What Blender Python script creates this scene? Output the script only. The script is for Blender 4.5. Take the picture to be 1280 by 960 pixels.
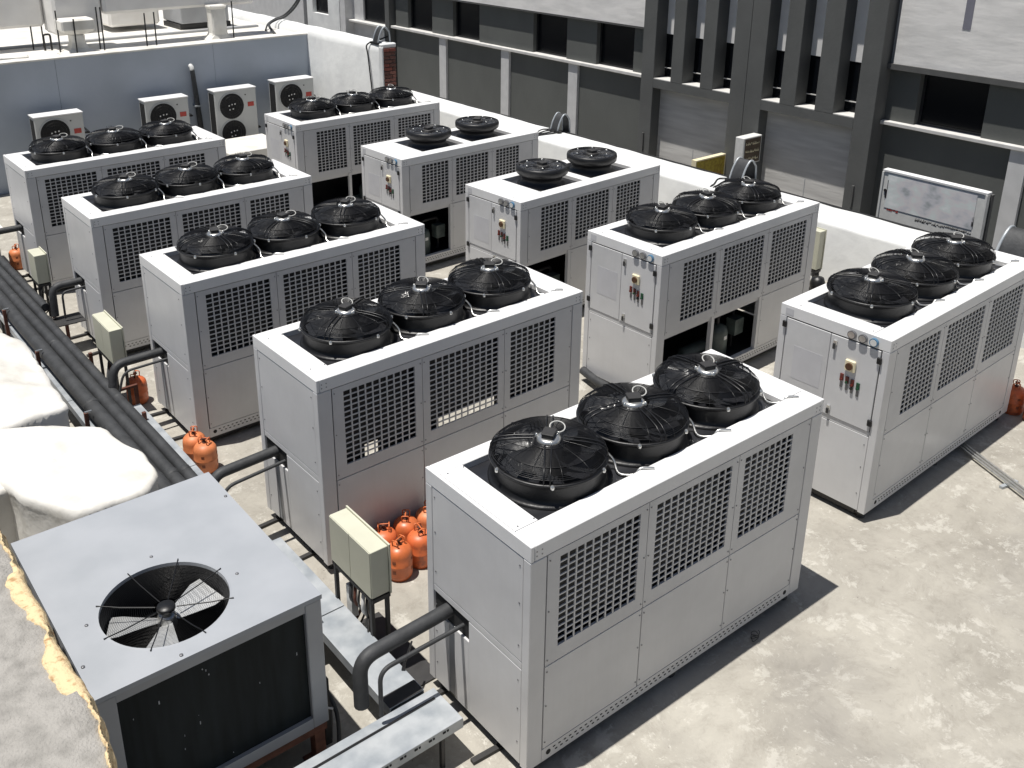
import bpy, bmesh, math, random
from math import radians, pi, sin, cos, sqrt
from mathutils import Vector, Matrix, noise
random.seed(7)
for o in list(bpy.data.objects): bpy.data.objects.remove(o, do_unlink=True)
S = bpy.context.scene; C = S.collection

# ---------------------------------------------------------------- camera
cd = bpy.data.cameras.new("camera"); cam = bpy.data.objects.new("camera", cd); C.objects.link(cam)
YAW, PIT = radians(52.2367), radians(20.6165)
fw = Vector((cos(YAW)*cos(PIT), sin(YAW)*cos(PIT), -sin(PIT)))
cam.location = (-3.44257, -3.89778, 5.95035)
cam.rotation_euler = fw.to_track_quat('-Z', 'Y').to_euler()
cd.sensor_width = 36.0; cd.lens = 36.0*1229.917/1280
cd.shift_x = 41.643/1280; cd.shift_y = -162.594/1280
cd.clip_start = 0.05; cd.clip_end = 3000
S.camera = cam
S.render.resolution_x = 1024; S.render.resolution_y = 768
# ---------------------------------------------------------------- light
SUN = Vector((-0.43, 0.145, 2.0)).normalized()          # direction towards the sun
elev = math.asin(SUN.z); azim = math.atan2(SUN.x, SUN.y)
W = bpy.data.worlds.new("World"); S.world = W; W.use_nodes = True
wn = W.node_tree.nodes; wl = W.node_tree.links
sky = wn.new("ShaderNodeTexSky"); sky.sky_type = 'NISHITA'; sky.sun_disc = False
sky.sun_elevation = elev; sky.sun_rotation = azim; sky.air_density = 1.0; sky.dust_density = 1.2; sky.ozone_density = 1.0
bg = wn["Background"]; bg.inputs[1].default_value = 0.05
wl.new(sky.outputs[0], bg.inputs[0])
ld = bpy.data.lights.new("sun", 'SUN'); ld.energy = 5.0; ld.angle = radians(0.5); ld.color = (1.0, 0.965, 0.91)
sun = bpy.data.objects.new("sun", ld); C.objects.link(sun)
sun.rotation_euler = (-SUN).to_track_quat('-Z', 'Y').to_euler(); sun.location = (0, 0, 30)
S.view_settings.view_transform = 'Standard'; S.view_settings.look = 'None'
S.view_settings.exposure = 0.14; S.view_settings.gamma = 1.0; S.view_settings.use_curve_mapping = False

# ---------------------------------------------------------------- helpers
class MB:
    def __init__(s): s.v = []; s.f = []; s.m = []; s.cm = 0; s.sm = []
    def add(s, vs, fs, smooth=False):
        n = len(s.v); s.v += [tuple(v) for v in vs]
        for f in fs: s.f.append(tuple(i+n for i in f)); s.m.append(s.cm); s.sm.append(smooth)
        return s
    def box(s, x0, x1, y0, y1, z0, z1, M=None):
        vs = [Vector((x, y, z)) for z in (z0, z1) for y in (y0, y1) for x in (x0, x1)]
        if M is not None: vs = [M @ v for v in vs]
        return s.add(vs, [(0,2,3,1), (4,5,7,6), (0,1,5,4), (2,6,7,3), (0,4,6,2), (1,3,7,5)])
    def tube(s, pts, r, seg=8, caps=True, closed=False):
        pts = [Vector(p) for p in pts]; n = len(pts); rings = []
        rr = r if isinstance(r, (list, tuple)) else [r]*n
        t0 = (pts[1]-pts[0]).normalized(); up = Vector((0, 0, 1))
        if abs(t0.dot(up)) > .95: up = Vector((1, 0, 0))
        nrm = (up - t0*up.dot(t0)).normalized()
        for i, p in enumerate(pts):
            if closed: t = (pts[(i+1) % n]-pts[i-1]).normalized()
            else: t = (pts[min(i+1, n-1)]-pts[max(i-1, 0)]).normalized()
            nrm = (nrm - t*nrm.dot(t)).normalized(); b = t.cross(nrm)
            rings.append([p+(nrm*cos(2*pi*k/seg)+b*sin(2*pi*k/seg))*rr[i] for k in range(seg)])
        vs = [v for g in rings for v in g]; fs = []
        for i in range(n if closed else n-1):
            a = i*seg; c = ((i+1) % n)*seg
            for k in range(seg): fs.append((a+k, a+(k+1) % seg, c+(k+1) % seg, c+k))
        s.add(vs, fs, True)
        if caps and not closed:
            s.add(rings[0], [tuple(range(seg))[::-1]]); s.add(rings[-1], [tuple(range(seg))])
        return s
    def lathe(s, prof, cx=0, cy=0, seg=32, fn=None, smooth=True):
        vs = []; n = len(prof)
        for i, (r, z) in enumerate(prof):
            for k in range(seg):
                a = 2*pi*k/seg; r2, z2 = (r, z) if fn is None else fn(r, z, a, i)
                vs.append((cx+r2*cos(a), cy+r2*sin(a), z2))
        fs = [(i*seg+k, i*seg+(k+1) % seg, (i+1)*seg+(k+1) % seg, (i+1)*seg+k) for i in range(n-1) for k in range(seg)]
        s.add(vs, fs, smooth)
        return s
    def disc(s, cx, cy, z, r, seg=24, up=True):
        vs = [(cx+r*cos(2*pi*k/seg), cy+r*sin(2*pi*k/seg), z) for k in range(seg)]
        return s.add(vs, [tuple(range(seg)) if up else tuple(range(seg))[::-1]])
    def cylx(s, x0, x1, y, z, r, seg=16):
        vs = [(x, y+r*cos(2*pi*k/seg), z+r*sin(2*pi*k/seg)) for x in (x0, x1) for k in range(seg)]
        fs = [(k, (k+1) % seg, seg+(k+1) % seg, seg+k) for k in range(seg)]+[tuple(range(seg))[::-1], tuple(range(seg, 2*seg))]
        return s.add(vs, fs)
    def cyly(s, x, z, y0, y1, r, seg=20):
        vs = [(x+r*cos(2*pi*k/seg), y, z+r*sin(2*pi*k/seg)) for y in (y0, y1) for k in range(seg)]
        fs = [(k, (k+1) % seg, seg+(k+1) % seg, seg+k) for k in range(seg)]+[tuple(range(seg))[::-1], tuple(range(seg, 2*seg))]
        return s.add(vs, fs)
    def mesh(s, name, mats):
        me = bpy.data.meshes.new(name); me.from_pydata(s.v, [], s.f)
        for m in (mats if isinstance(mats, (list, tuple)) else [mats]): me.materials.append(m)
        me.polygons.foreach_set('material_index', s.m); me.polygons.foreach_set('use_smooth', s.sm)
        b = bmesh.new(); b.from_mesh(me); bmesh.ops.recalc_face_normals(b, faces=b.faces); b.to_mesh(me); b.free()
        me.update(); return me

def put(name, me, parent=None, loc=(0, 0, 0), rz=0.0, bevel=0.0, kind=None, label=None):
    o = bpy.data.objects.new(name, me); C.objects.link(o); o.location = loc; o.rotation_euler = (0, 0, rz)
    if parent is not None: o.parent = parent
    if bevel:
        b = o.modifiers.new('bevel', 'BEVEL'); b.width = bevel; b.segments = 1; b.limit_method = 'ANGLE'; b.angle_limit = radians(50)
    if kind: o['kind'] = kind
    if label: o['label'] = label
    return o
def thing(name, label, cat, loc=(0, 0, 0), rz=0.0, group=None):
    o = bpy.data.objects.new(name, None); C.objects.link(o); o.location = loc; o.rotation_euler = (0, 0, rz)
    o.empty_display_size = .2
    return tag(o, label, cat, group)
def tag(o, label, cat, group=None):
    o['label'] = label; o['category'] = cat
    if group: o['group'] = group
    return o
CACHE = {}
def shared(key, fn):
    if key not in CACHE: CACHE[key] = fn()
    return CACHE[key]
def smooth_path(pts, n=6):
    pts = [Vector(p) for p in pts]; out = []
    for i in range(len(pts)-1):
        p0 = pts[max(i-1, 0)]; p1 = pts[i]; p2 = pts[i+1]; p3 = pts[min(i+2, len(pts)-1)]
        for k in range(n):
            t = k/n
            out.append(.5*((2*p1)+(-p0+p2)*t+(2*p0-5*p1+4*p2-p3)*t*t+(-p0+3*p1-3*p2+p3)*t**3))
    out.append(pts[-1]); return out
def bend_path(pts, rad, n=6):
    """straight runs with rounded corners"""
    pts = [Vector(p) for p in pts]; out = [pts[0]]
    for i in range(1, len(pts)-1):
        a, b, c = pts[i-1], pts[i], pts[i+1]
        d1 = (a-b).normalized(); d2 = (c-b).normalized()
        r = min(rad, (a-b).length*.45, (c-b).length*.45)
        p, q = b+d1*r, b+d2*r
        for k in range(n+1):
            t = k/n; out.append((1-t)**2*p+2*t*(1-t)*b+t*t*q)
    out.append(pts[-1]); return out

# ---------------------------------------------------------------- materials
def mat(name, col, rough=.5, metal=0.0, var=0.0, vscale=4.0, col2=None, bump=0.0, bscale=30.0, stretch=None, spec=None, detail=4.0, lo=.35, hi=.65, coat=0.0, world=False):
    m = bpy.data.materials.new(name); m.use_nodes = True; nt = m.node_tree; N = nt.nodes; L = nt.links
    b = N['Principled BSDF']; b.inputs['Base Color'].default_value = (*col, 1); b.inputs['Roughness'].default_value = rough
    b.inputs['Metallic'].default_value = metal
    if spec is not None: b.inputs['Specular IOR Level'].default_value = spec
    if coat: b.inputs['Coat Weight'].default_value = coat; b.inputs['Coat Roughness'].default_value = .15
    if world:
        g = N.new('ShaderNodeNewGeometry'); src = g.outputs['Position']
    else:
        tc = N.new('ShaderNodeTexCoord'); src = tc.outputs['Object']
    if stretch:
        mp = N.new('ShaderNodeMapping'); mp.inputs['Scale'].default_value = stretch; L.new(src, mp.inputs[0]); src = mp.outputs[0]
    if var or col2:
        nz = N.new('ShaderNodeTexNoise'); nz.inputs['Scale'].default_value = vscale; nz.inputs['Detail'].default_value = detail
        L.new(src, nz.inputs['Vector'])
        cr = N.new('ShaderNodeValToRGB'); cr.color_ramp.elements[0].position = lo; cr.color_ramp.elements[1].position = hi
        c2 = col2 if col2 else tuple(c*(1-var) for c in col)
        cr.color_ramp.elements[0].color = (*c2, 1); cr.color_ramp.elements[1].color = (*col, 1)
        L.new(nz.outputs['Fac'], cr.inputs[0]); L.new(cr.outputs[0], b.inputs['Base Color'])
    if bump:
        nb = N.new('ShaderNodeTexNoise'); nb.inputs['Scale'].default_value = bscale; nb.inputs['Detail'].default_value = 3
        L.new(src, nb.inputs['Vector']); bp = N.new('ShaderNodeBump'); bp.inputs['Strength'].default_value = bump; bp.inputs['Distance'].default_value = .02
        L.new(nb.outputs['Fac'], bp.inputs['Height']); L.new(bp.outputs[0], b.inputs['Normal'])
    return m

def paint_mat(name, col, rough, dust):
    """powder coated sheet steel: two scales of faint staining, thin vertical run-off marks, slightly uneven gloss and oil-canning"""
    m = bpy.data.materials.new(name); m.use_nodes = True; nt = m.node_tree; N = nt.nodes; L = nt.links
    b = N['Principled BSDF']; g = N.new('ShaderNodeNewGeometry')
    n1 = N.new('ShaderNodeTexNoise'); n1.inputs['Scale'].default_value = 1.7; n1.inputs['Detail'].default_value = 6; n1.inputs['Roughness'].default_value = .62
    L.new(g.outputs['Position'], n1.inputs['Vector'])
    mp = N.new('ShaderNodeMapping'); mp.inputs['Scale'].default_value = (9, 9, .55); L.new(g.outputs['Position'], mp.inputs[0])
    n2 = N.new('ShaderNodeTexNoise'); n2.inputs['Scale'].default_value = 3.5; n2.inputs['Detail'].default_value = 3; L.new(mp.outputs[0], n2.inputs['Vector'])
    r1 = N.new('ShaderNodeValToRGB'); r1.color_ramp.elements[0].position = .38; r1.color_ramp.elements[1].position = .62
    r1.color_ramp.elements[0].color = (*[c*(1-dust) for c in col], 1); r1.color_ramp.elements[1].color = (*col, 1)
    L.new(n1.outputs['Fac'], r1.inputs[0])
    r2 = N.new('ShaderNodeValToRGB'); r2.color_ramp.elements[0].position = .30; r2.color_ramp.elements[1].position = .55
    r2.color_ramp.elements[0].color = (.86, .84, .81, 1); r2.color_ramp.elements[1].color = (1, 1, 1, 1); L.new(n2.outputs['Fac'], r2.inputs[0])
    mx = N.new('ShaderNodeMixRGB'); mx.blend_type = 'MULTIPLY'; mx.inputs[0].default_value = .10
    L.new(r1.outputs[0], mx.inputs[1]); L.new(r2.outputs[0], mx.inputs[2]); L.new(mx.outputs[0], b.inputs['Base Color'])
    rr = N.new('ShaderNodeMapRange'); rr.inputs['To Min'].default_value = rough+.12; rr.inputs['To Max'].default_value = rough-.06
    L.new(n1.outputs['Fac'], rr.inputs['Value']); L.new(rr.outputs[0], b.inputs['Roughness'])
    n3 = N.new('ShaderNodeTexNoise'); n3.inputs['Scale'].default_value = 2.2; n3.inputs['Detail'].default_value = 1; L.new(g.outputs['Position'], n3.inputs['Vector'])
    bp = N.new('ShaderNodeBump'); bp.inputs['Strength'].default_value = .18; bp.inputs['Distance'].default_value = .03
    L.new(n3.outputs['Fac'], bp.inputs['Height']); L.new(bp.outputs[0], b.inputs['Normal'])
    return m

def ground_mat():
    m = bpy.data.materials.new('weathered_roof_membrane'); m.use_nodes = True; nt = m.node_tree; N = nt.nodes; L = nt.links
    b = N['Principled BSDF']; b.inputs['Roughness'].default_value = .85; b.inputs['Specular IOR Level'].default_value = .25
    g = N.new('ShaderNodeNewGeometry')
    wp = N.new('ShaderNodeTexNoise'); wp.inputs['Scale'].default_value = 1.1; wp.inputs['Detail'].default_value = 5; L.new(g.outputs['Position'], wp.inputs['Vector'])
    ad = N.new('ShaderNodeVectorMath'); ad.operation = 'MULTIPLY_ADD'; ad.inputs[1].default_value = (.55, .55, .55)
    L.new(wp.outputs['Color'], ad.inputs[0]); L.new(g.outputs['Position'], ad.inputs[2])
    def nz(sc, det, ro=.6):
        n = N.new('ShaderNodeTexNoise'); n.inputs['Scale'].default_value = sc; n.inputs['Detail'].default_value = det; n.inputs['Roughness'].default_value = ro
        L.new(ad.outputs[0], n.inputs['Vector']); return n.outputs['Fac']
    def ramp(f, stops):
        r = N.new('ShaderNodeValToRGB'); e = r.color_ramp.elements
        while len(e) < len(stops): e.new(.5)
        for k, (p, c) in enumerate(stops): e[k].position = p; e[k].color = (*c, 1)
        L.new(f, r.inputs[0]); return r.outputs[0]
    base = ramp(nz(.9, 9, .66), [(.30, (.270, .252, .218)), (.43, (.325, .306, .268)), (.54, (.370, .349, .306)), (.68, (.425, .403, .355))])
    fine = ramp(nz(7, 12, .78), [(.34, (.80, .79, .78)), (.50, (1, 1, 1)), (.68, (1.06, 1.06, 1.05))])
    mx = N.new('ShaderNodeMixRGB'); mx.blend_type = 'MULTIPLY'; mx.inputs[0].default_value = .85; L.new(base, mx.inputs[1]); L.new(fine, mx.inputs[2])
    chalk = ramp(nz(3.4, 12, .78), [(.54, (0, 0, 0)), (.595, (1, 1, 1))])
    m2 = N.new('ShaderNodeMixRGB'); L.new(mx.outputs[0], m2.inputs[1]); m2.inputs[2].default_value = (.60, .58, .525, 1)
    cf = N.new('ShaderNodeMath'); cf.operation = 'MULTIPLY'; cf.inputs[1].default_value = .42; L.new(chalk, cf.inputs[0]); L.new(cf.outputs[0], m2.inputs[0])
    ch2 = ramp(nz(11, 10, .8), [(.57, (0, 0, 0)), (.64, (1, 1, 1))]); zone = ramp(nz(1.2, 4, .6), [(.48, (0, 0, 0)), (.60, (1, 1, 1))])
    mz = N.new('ShaderNodeMath'); mz.operation = 'MULTIPLY'; L.new(ch2, mz.inputs[0]); L.new(zone, mz.inputs[1])
    m2b = N.new('ShaderNodeMixRGB'); L.new(m2.outputs[0], m2b.inputs[1]); m2b.inputs[2].default_value = (.66, .64, .58, 1); mzf = N.new('ShaderNodeMath'); mzf.operation = 'MULTIPLY'; mzf.inputs[1].default_value = .8; L.new(mz.outputs[0], mzf.inputs[0]); L.new(mzf.outputs[0], m2b.inputs[0])
    dirt = ramp(nz(.55, 6, .6), [(.56, (0, 0, 0)), (.72, (1, 1, 1))])
    m3 = N.new('ShaderNodeMixRGB'); L.new(m2b.outputs[0], m3.inputs[1]); m3.inputs[2].default_value = (.20, .19, .178, 1)
    df = N.new('ShaderNodeMath'); df.operation = 'MULTIPLY'; df.inputs[1].default_value = .45; L.new(dirt, df.inputs[0]); L.new(df.outputs[0], m3.inputs[0])
    L.new(m3.outputs[0], b.inputs['Base Color'])
    bp = N.new('ShaderNodeBump'); bp.inputs['Strength'].default_value = .5; bp.inputs['Distance'].default_value = .012
    L.new(nz(14, 6, .65), bp.inputs['Height']); L.new(bp.outputs[0], b.inputs['Normal'])
    return m

def film_mat():
    """black shrink film stretched over the fan guards: glossy and wrinkled"""
    m = bpy.data.materials.new('black_film'); m.use_nodes = True; nt = m.node_tree; N = nt.nodes; L = nt.links
    b = N['Principled BSDF']; b.inputs['Base Color'].default_value = (.045, .047, .052, 1); b.inputs['Roughness'].default_value = .16
    g = N.new('ShaderNodeNewGeometry')
    n1 = N.new('ShaderNodeTexNoise'); n1.inputs['Scale'].default_value = 4.5; n1.inputs['Detail'].default_value = 2; n1.inputs['Distortion'].default_value = 2.2
    L.new(g.outputs['Position'], n1.inputs['Vector'])
    r = N.new('ShaderNodeMapRange'); r.inputs['From Min'].default_value = .35; r.inputs['From Max'].default_value = .7
    r.inputs['To Min'].default_value = .10; r.inputs['To Max'].default_value = .42; L.new(n1.outputs['Fac'], r.inputs['Value']); L.new(r.outputs[0], b.inputs['Roughness'])
    bp = N.new('ShaderNodeBump'); bp.inputs['Strength'].default_value = .45; bp.inputs['Distance'].default_value = .03
    L.new(n1.outputs['Fac'], bp.inputs['Height']); L.new(bp.outputs[0], b.inputs['Normal'])
    return m

M = {}
M['white'] = paint_mat('white_powder_coat_lit', (.74, .74, .74), .42, .05)  # lighter copy of the one chiller paint, for the sunlit tops
M['grey'] = paint_mat('white_powder_coat_shaded', (.62, .62, .625), .36, .07)  # same chiller paint made darker for the shaded sides
M['grille'] = paint_mat('grille_powder_coat', (.60, .60, .605), .45, .1)
M['black'] = mat('black_plastic', (.010, .010, .011), .42, var=.3, bump=.1)
M['film'] = film_mat()
M['wire'] = mat('black_guard_wire', (.009, .009, .010), .36, spec=.5)
M['deck'] = mat('dark_fan_deck', (.03, .031, .036), .35, var=.4, vscale=6, bump=.1, bscale=12)
M['dark'] = mat('dark_interior', (.012, .012, .013), .8, var=.3)
M['coil'] = mat('condenser_coil_fins', (.02, .02, .021), .6, var=.3, vscale=20)
M['seal'] = mat('dark_steel_skid', (.035, .034, .034), .6, var=.3, vscale=10)
M['plate'] = mat('faded_rating_plate', (.54, .54, .56), .45, var=.06, vscale=6)
M['screw'] = mat('screw_heads', (.22, .22, .23), .4, metal=.6)
M['steel'] = mat('bright_steel', (.72, .72, .70), .3, metal=.85, var=.2, vscale=20)
M['galv'] = mat('galvanised_steel', (.50, .525, .545), .45, metal=.35, var=.25, vscale=5.5, bump=.10, bscale=8, world=True, detail=8, col2=(.33, .36, .39))
M['foam'] = mat('black_pipe_foam', (.045, .047, .05), .62, var=.35, vscale=7, bump=.25, bscale=18, world=True)
M['beige'] = mat('beige_enamel', (.58, .575, .46), .45, var=.06, vscale=5, world=True)
M['orange'] = mat('orange_paint', (.66, .17, .055), .38, var=.28, vscale=9, detail=6)
M['orange2'] = mat('faded_orange_paint', (.70, .23, .09), .5, var=.3, vscale=7, detail=8)
M['orange3'] = mat('scuffed_orange_paint', (.60, .14, .045), .45, col2=(.34, .09, .04), vscale=11, detail=10, lo=.36, hi=.5)
M['orange_dark'] = mat('dark_orange_print', (.16, .045, .02), .5)
M['rust'] = mat('rusty_steel', (.13, .045, .028), .75, var=.5, vscale=12, bump=.3)
M['grout'] = mat('grey_mortar', (.30, .28, .26), .9, var=.2, bump=.4, bscale=40)
M['label_white'] = mat('pale_label', (.7, .7, .68), .5, var=.1, vscale=10)
M['loopgrey'] = mat('grey_cable_sheath', (.45, .45, .43), .5)
M['blue'] = mat('blue_plastic', (.07, .17, .28), .4)
M['red'] = mat('red_plastic', (.13, .022, .016), .35)
M['redlabel'] = mat('red_label', (.50, .06, .045), .5, var=.3, vscale=30)
M['green'] = mat('green_plastic', (.012, .065, .03), .35)
M['cream'] = mat('cream_plastic', (.8, .72, .5), .4)
M['brown'] = mat('dark_brown_plastic', (.08, .035, .015), .4)
M['membrane'] = mat('white_roof_coating', (.71, .695, .655), .6, var=.1, vscale=2.6, bump=1.0, bscale=4.5, detail=10, world=True, col2=(.56, .54, .49), lo=.28, hi=.56)
M['ductcoat'] = mat('white_duct_coating', (.80, .785, .76), .65, bump=.8, bscale=3.5, vscale=1.5, detail=8, world=True, col2=(.70, .68, .65), lo=.3, hi=.6)
M['wall_white'] = mat('white_wall_coating', (.76, .77, .76), .7, var=.08, vscale=1.6, bump=.35, bscale=6, detail=8, world=True, col2=(.64, .65, .65), lo=.3, hi=.6)
M['wall_blue'] = mat('pale_blue_grey_render', (.44, .48, .54), .75, var=.08, vscale=1.0, bump=.15, bscale=10, world=True, col2=(.39, .43, .48))
M['conc'] = mat('rough_concrete', (.36, .345, .32), .92, bump=.6, bscale=70, vscale=11, detail=14, col2=(.25, .24, .222), world=True, lo=.30, hi=.60, spec=.2)
M['sealant'] = mat('yellow_foam_sealant', (.70, .55, .33), .85, bump=.5, bscale=45, vscale=26, detail=8, col2=(.42, .26, .13), world=True, lo=.30, hi=.46, spec=.2)
M['stucco'] = mat('dark_grey_stucco', (.108, .113, .107), .85, var=.12, vscale=1.3, bump=.2, bscale=14, world=True, stretch=(1, 1, .5))
M['stucco2'] = mat('charcoal_pier_render', (.105, .108, .106), .8, var=.15, vscale=1.2, bump=.2, bscale=14, world=True)
M['clad'] = mat('pale_travertine_cladding', (.82, .80, .775), .75, vscale=1.6, bump=.22, bscale=3.2, col2=(.70, .685, .665), world=True, stretch=(1, .8, 3.2), lo=.35, hi=.6)
M['shutter'] = mat('pale_grey_sheet', (.60, .59, .57), .7, vscale=1.4, bump=.25, bscale=3.5, col2=(.48, .47, .455), world=True, stretch=(1, .6, 5))
M['pilaster'] = mat('pale_pilaster_render', (.58, .58, .58), .8, var=.1, world=True)
M['ledge'] = mat('stone_sill', (.62, .61, .59), .8, var=.15, vscale=4, world=True)
M['edge'] = mat('dark_slab_edge', (.10, .10, .098), .8, var=.15)
M['glass'] = mat('dark_window_glass', (.004, .005, .007), .25, spec=.25)
M['winframe'] = mat('dark_window_frame', (.02, .02, .022), .4)
M['back'] = mat('pale_recess_render', (.80, .79, .78), .8, var=.06, world=True)
M['purple'] = mat('grey_downpipe_paint', (.20, .20, .24), .6, var=.1)
M['condtop'] = mat('dusty_light_grey_lid', (.355, .372, .398), .5, vscale=2.6, col2=(.315, .333, .358), bump=.06, bscale=5, world=True, detail=8)
M['condside'] = mat('grey_sheet_frame', (.36, .37, .385), .45, var=.12, vscale=3, world=True)
M['condcoil'] = mat('dark_condenser_fins', (.012, .017, .019), .6, vscale=5, col2=(.006, .009, .010), world=True, stretch=(3, 3, .35), detail=6, spec=.15)
M['blade'] = mat('aluminium_fan_blade', (.62, .63, .63), .38, metal=.5, var=.15, vscale=8)
M['yellow'] = mat('yellow_sign_face', (.42, .34, .05), .5, vscale=14, col2=(.26, .18, .03), world=True)
M['brownsign'] = mat('brown_sign_face', (.12, .085, .055), .5, var=.3, vscale=12)
M['ink'] = mat('dark_ink', (.02, .018, .02), .6)
M['redink'] = mat('red_ink', (.30, .05, .02), .6)
M['machine'] = mat('grey_green_machinery', (.10, .125, .115), .45, var=.4, vscale=9)
M['bounce'] = mat('pale_bounce_yard', (.60, .58, .54), .9, var=.2, vscale=1)
M['accase'] = mat('off_white_plastic_casing', (.52, .53, .52), .5, var=.06, vscale=3)
M['street'] = mat('street_asphalt', (.05, .05, .052), .9, var=.2)
M['brick_mats'] = [mat('red_brick', (.23, .07, .05), .85, var=.3, vscale=20, bump=.4), mat('brown_brick', (.15, .065, .05), .85, var=.3, vscale=20, bump=.4), mat('pale_brick', (.30, .13, .10), .85, var=.3, vscale=20, bump=.4)]
M['ground'] = ground_mat()
def billboard_mat():
    m = bpy.data.materials.new('faded_poster_print'); m.use_nodes = True; nt = m.node_tree; N = nt.nodes; L = nt.links
    b = N['Principled BSDF']; b.inputs['Roughness'].default_value = .5
    tc = N.new('ShaderNodeTexCoord'); mp = N.new('ShaderNodeMapping'); mp.inputs['Scale'].default_value = (1, 1.8, 3.0); L.new(tc.outputs['Object'], mp.inputs[0])
    n = N.new('ShaderNodeTexNoise'); n.inputs['Scale'].default_value = 1.5; n.inputs['Detail'].default_value = 3; L.new(mp.outputs[0], n.inputs['Vector'])
    r = N.new('ShaderNodeValToRGB'); e = r.color_ramp.elements
    st = [(.28, (.36, .39, .40)), (.40, (.62, .62, .65)), (.50, (.72, .69, .70)), (.60, (.70, .75, .74)), (.70, (.84, .85, .85))]
    while len(e) < len(st): e.new(.5)
    for k, (p, c) in enumerate(st): e[k].position = p; e[k].color = (*c, 1)
    L.new(n.outputs['Fac'], r.inputs[0]); L.new(r.outputs[0], b.inputs['Base Color']); return m
M['poster'] = billboard_mat()

def jbox(mb, x0, x1, y0, y1, z0, z1): mb.box(min(x0, x1), max(x0, x1), min(y0, y1), max(y0, y1), min(z0, z1), max(z0, z1))
def simple(name, boxes, m, parent=None, bevel=0.0, label=None, loc=(0, 0, 0), rz=0.0, kind=None):
    if len(boxes) > 1 and parent is not None and name != 'window':
        return [simple(name, [b], m, parent, bevel, label, loc, rz, kind) for b in boxes][0]
    mb = MB()
    for b in boxes: mb.box(*b)
    return put(name, mb.mesh(name, m), parent, loc, rz, bevel, kind, label)

# ================================================================ SETTING
# street level far below, roof slab with the plant on it
def sheet(name, x0, x1, y0, y1, z, m, nx=1, ny=1):
    mb = MB(); vs = [(x0+(x1-x0)*i/nx, y0+(y1-y0)*j/ny, z) for j in range(ny+1) for i in range(nx+1)]
    mb.add(vs, [(j*(nx+1)+i, j*(nx+1)+i+1, (j+1)*(nx+1)+i+1, (j+1)*(nx+1)+i) for j in range(ny) for i in range(nx)])
    return put(name, mb.mesh(name, m), kind='structure')
sheet('street', -900, 900, -900, 900, -6, M['street'])
sheet('bounce_yard', 10.8, 17.5, -60, 90, -5.99, M['bounce'])  # unseen pale sheet added to bounce light up onto the office facade
rd = simple('roof_deck', [(-9, 10.74, -12, 17.28, -.4, 0)], M['ground']); rd['kind'] = 'structure'

# blue-grey wall across the back, white upper roof behind it
t = thing('rendered_wall', 'pale blue-grey wall across the back of the roof behind the small condensers', 'wall', (0, 17.3, 0))
simple('wall', [(-8, 2.055, 0, .3, 0, 2.60), (2.061, 5.457, 0, .3, 0, 2.60), (5.463, 7.84, 0, .3, 0, 2.60)], M['wall_blue'], t)
simple('coping', [(-8, 7.84, -.012, .34, 2.602, 2.64)], M['membrane'], t, .008)
upper = simple('upper_roof_deck', [(-14, 7.84, 17.62, 60, -.3, 2.58)], M['membrane']); upper['kind'] = 'structure'

# tall white wall with a broken brick end
def rounded_wall(name, x0, x1, y0, y1, z, m, parent, q=1.0, step=.25):
    """wall whose crest is a thick uneven coat"""
    n = int((y1-y0)/step); mb = MB(); prof = []
    for i in range(n+1):
        y = y0+(y1-y0)*i/n
        w = noise.noise(Vector((x0, y*.9, z)))*.035; w2 = noise.noise(Vector((x0+5, y*1.7, z)))*.02
        prof.append([(x0+w2*.5, y, 0), (x0+w2*.5, y, z-.22*q+w*q), (x0+.03*q+w2, y, z-.10*q+w*q), (x0+.11*q, y, z-.03*q+w*q), ((x0+x1)/2, y, z+w2), (x1-.05, y, z-.02+w2), (x1, y, z-.06), (x1, y, 0)])
    k = len(prof[0]); vs = [v for p in prof for v in p]; fs = []
    for i in range(n):
        for j in range(k-1): fs.append((i*k+j, i*k+j+1, (i+1)*k+j+1, (i+1)*k+j))
    mb.add(vs, fs, True); mb.add(prof[0], [tuple(range(k))]); mb.add(prof[-1], [tuple(range(k))[::-1]])
    return put(name, mb.mesh(name, m), parent)
t = thing('parapet_wall', 'tall white coated wall ending in bare brickwork beside the dark office building', 'wall', (7.83, 14, 0))
rounded_wall('wall_body', 0.0, .36, .12, 46, 2.78, M['wall_white'], t)
simple('mortar_core', [(.025, .335, .02, .12, 0, 2.70)], M['grout'], t)
simple('coating_edge', [(-.004, .364, .0, .13, 2.68, 2.77)], M['wall_white'], t, .02)
simple('coating_return', [(-.01, .03, -.012, .13, 0, 2.70)], M['wall_white'], t, .01)
bm_ = {}
for row in range(32):
    z = .12+row*.08
    if z > 2.60: break
    spans = [(.035, .165), (.175, .33)] if row % 2 else [(.035, .235), (.245, .33)]
    for (a, b) in spans:
        key = (round(b-a, 3), random.randrange(3))
        me = shared(('brick', key), lambda: MB().box(0, key[0], 0, .06, 0, .066).mesh('brick', M['brick_mats'][key[1]]))
        put('brick', me, t, (a, -.012+random.uniform(-.012, .01), z), bevel=.004)

t = thing('low_parapet', 'long low white parapet along the right side of the roof', 'wall', (9.88, -12, 0))
rounded_wall('wall_body', 0, .86, 0, 29.28, .97, M['wall_white'], t, q=.3)
simple('edge_flashing', [(.862, .885, 0, 29.28, .86, .955)], M['winframe'], t)
simple('outer_wall', [(.865, 1.0, 0, 29.28, -6, .84)], M['stucco'], t)

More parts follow.
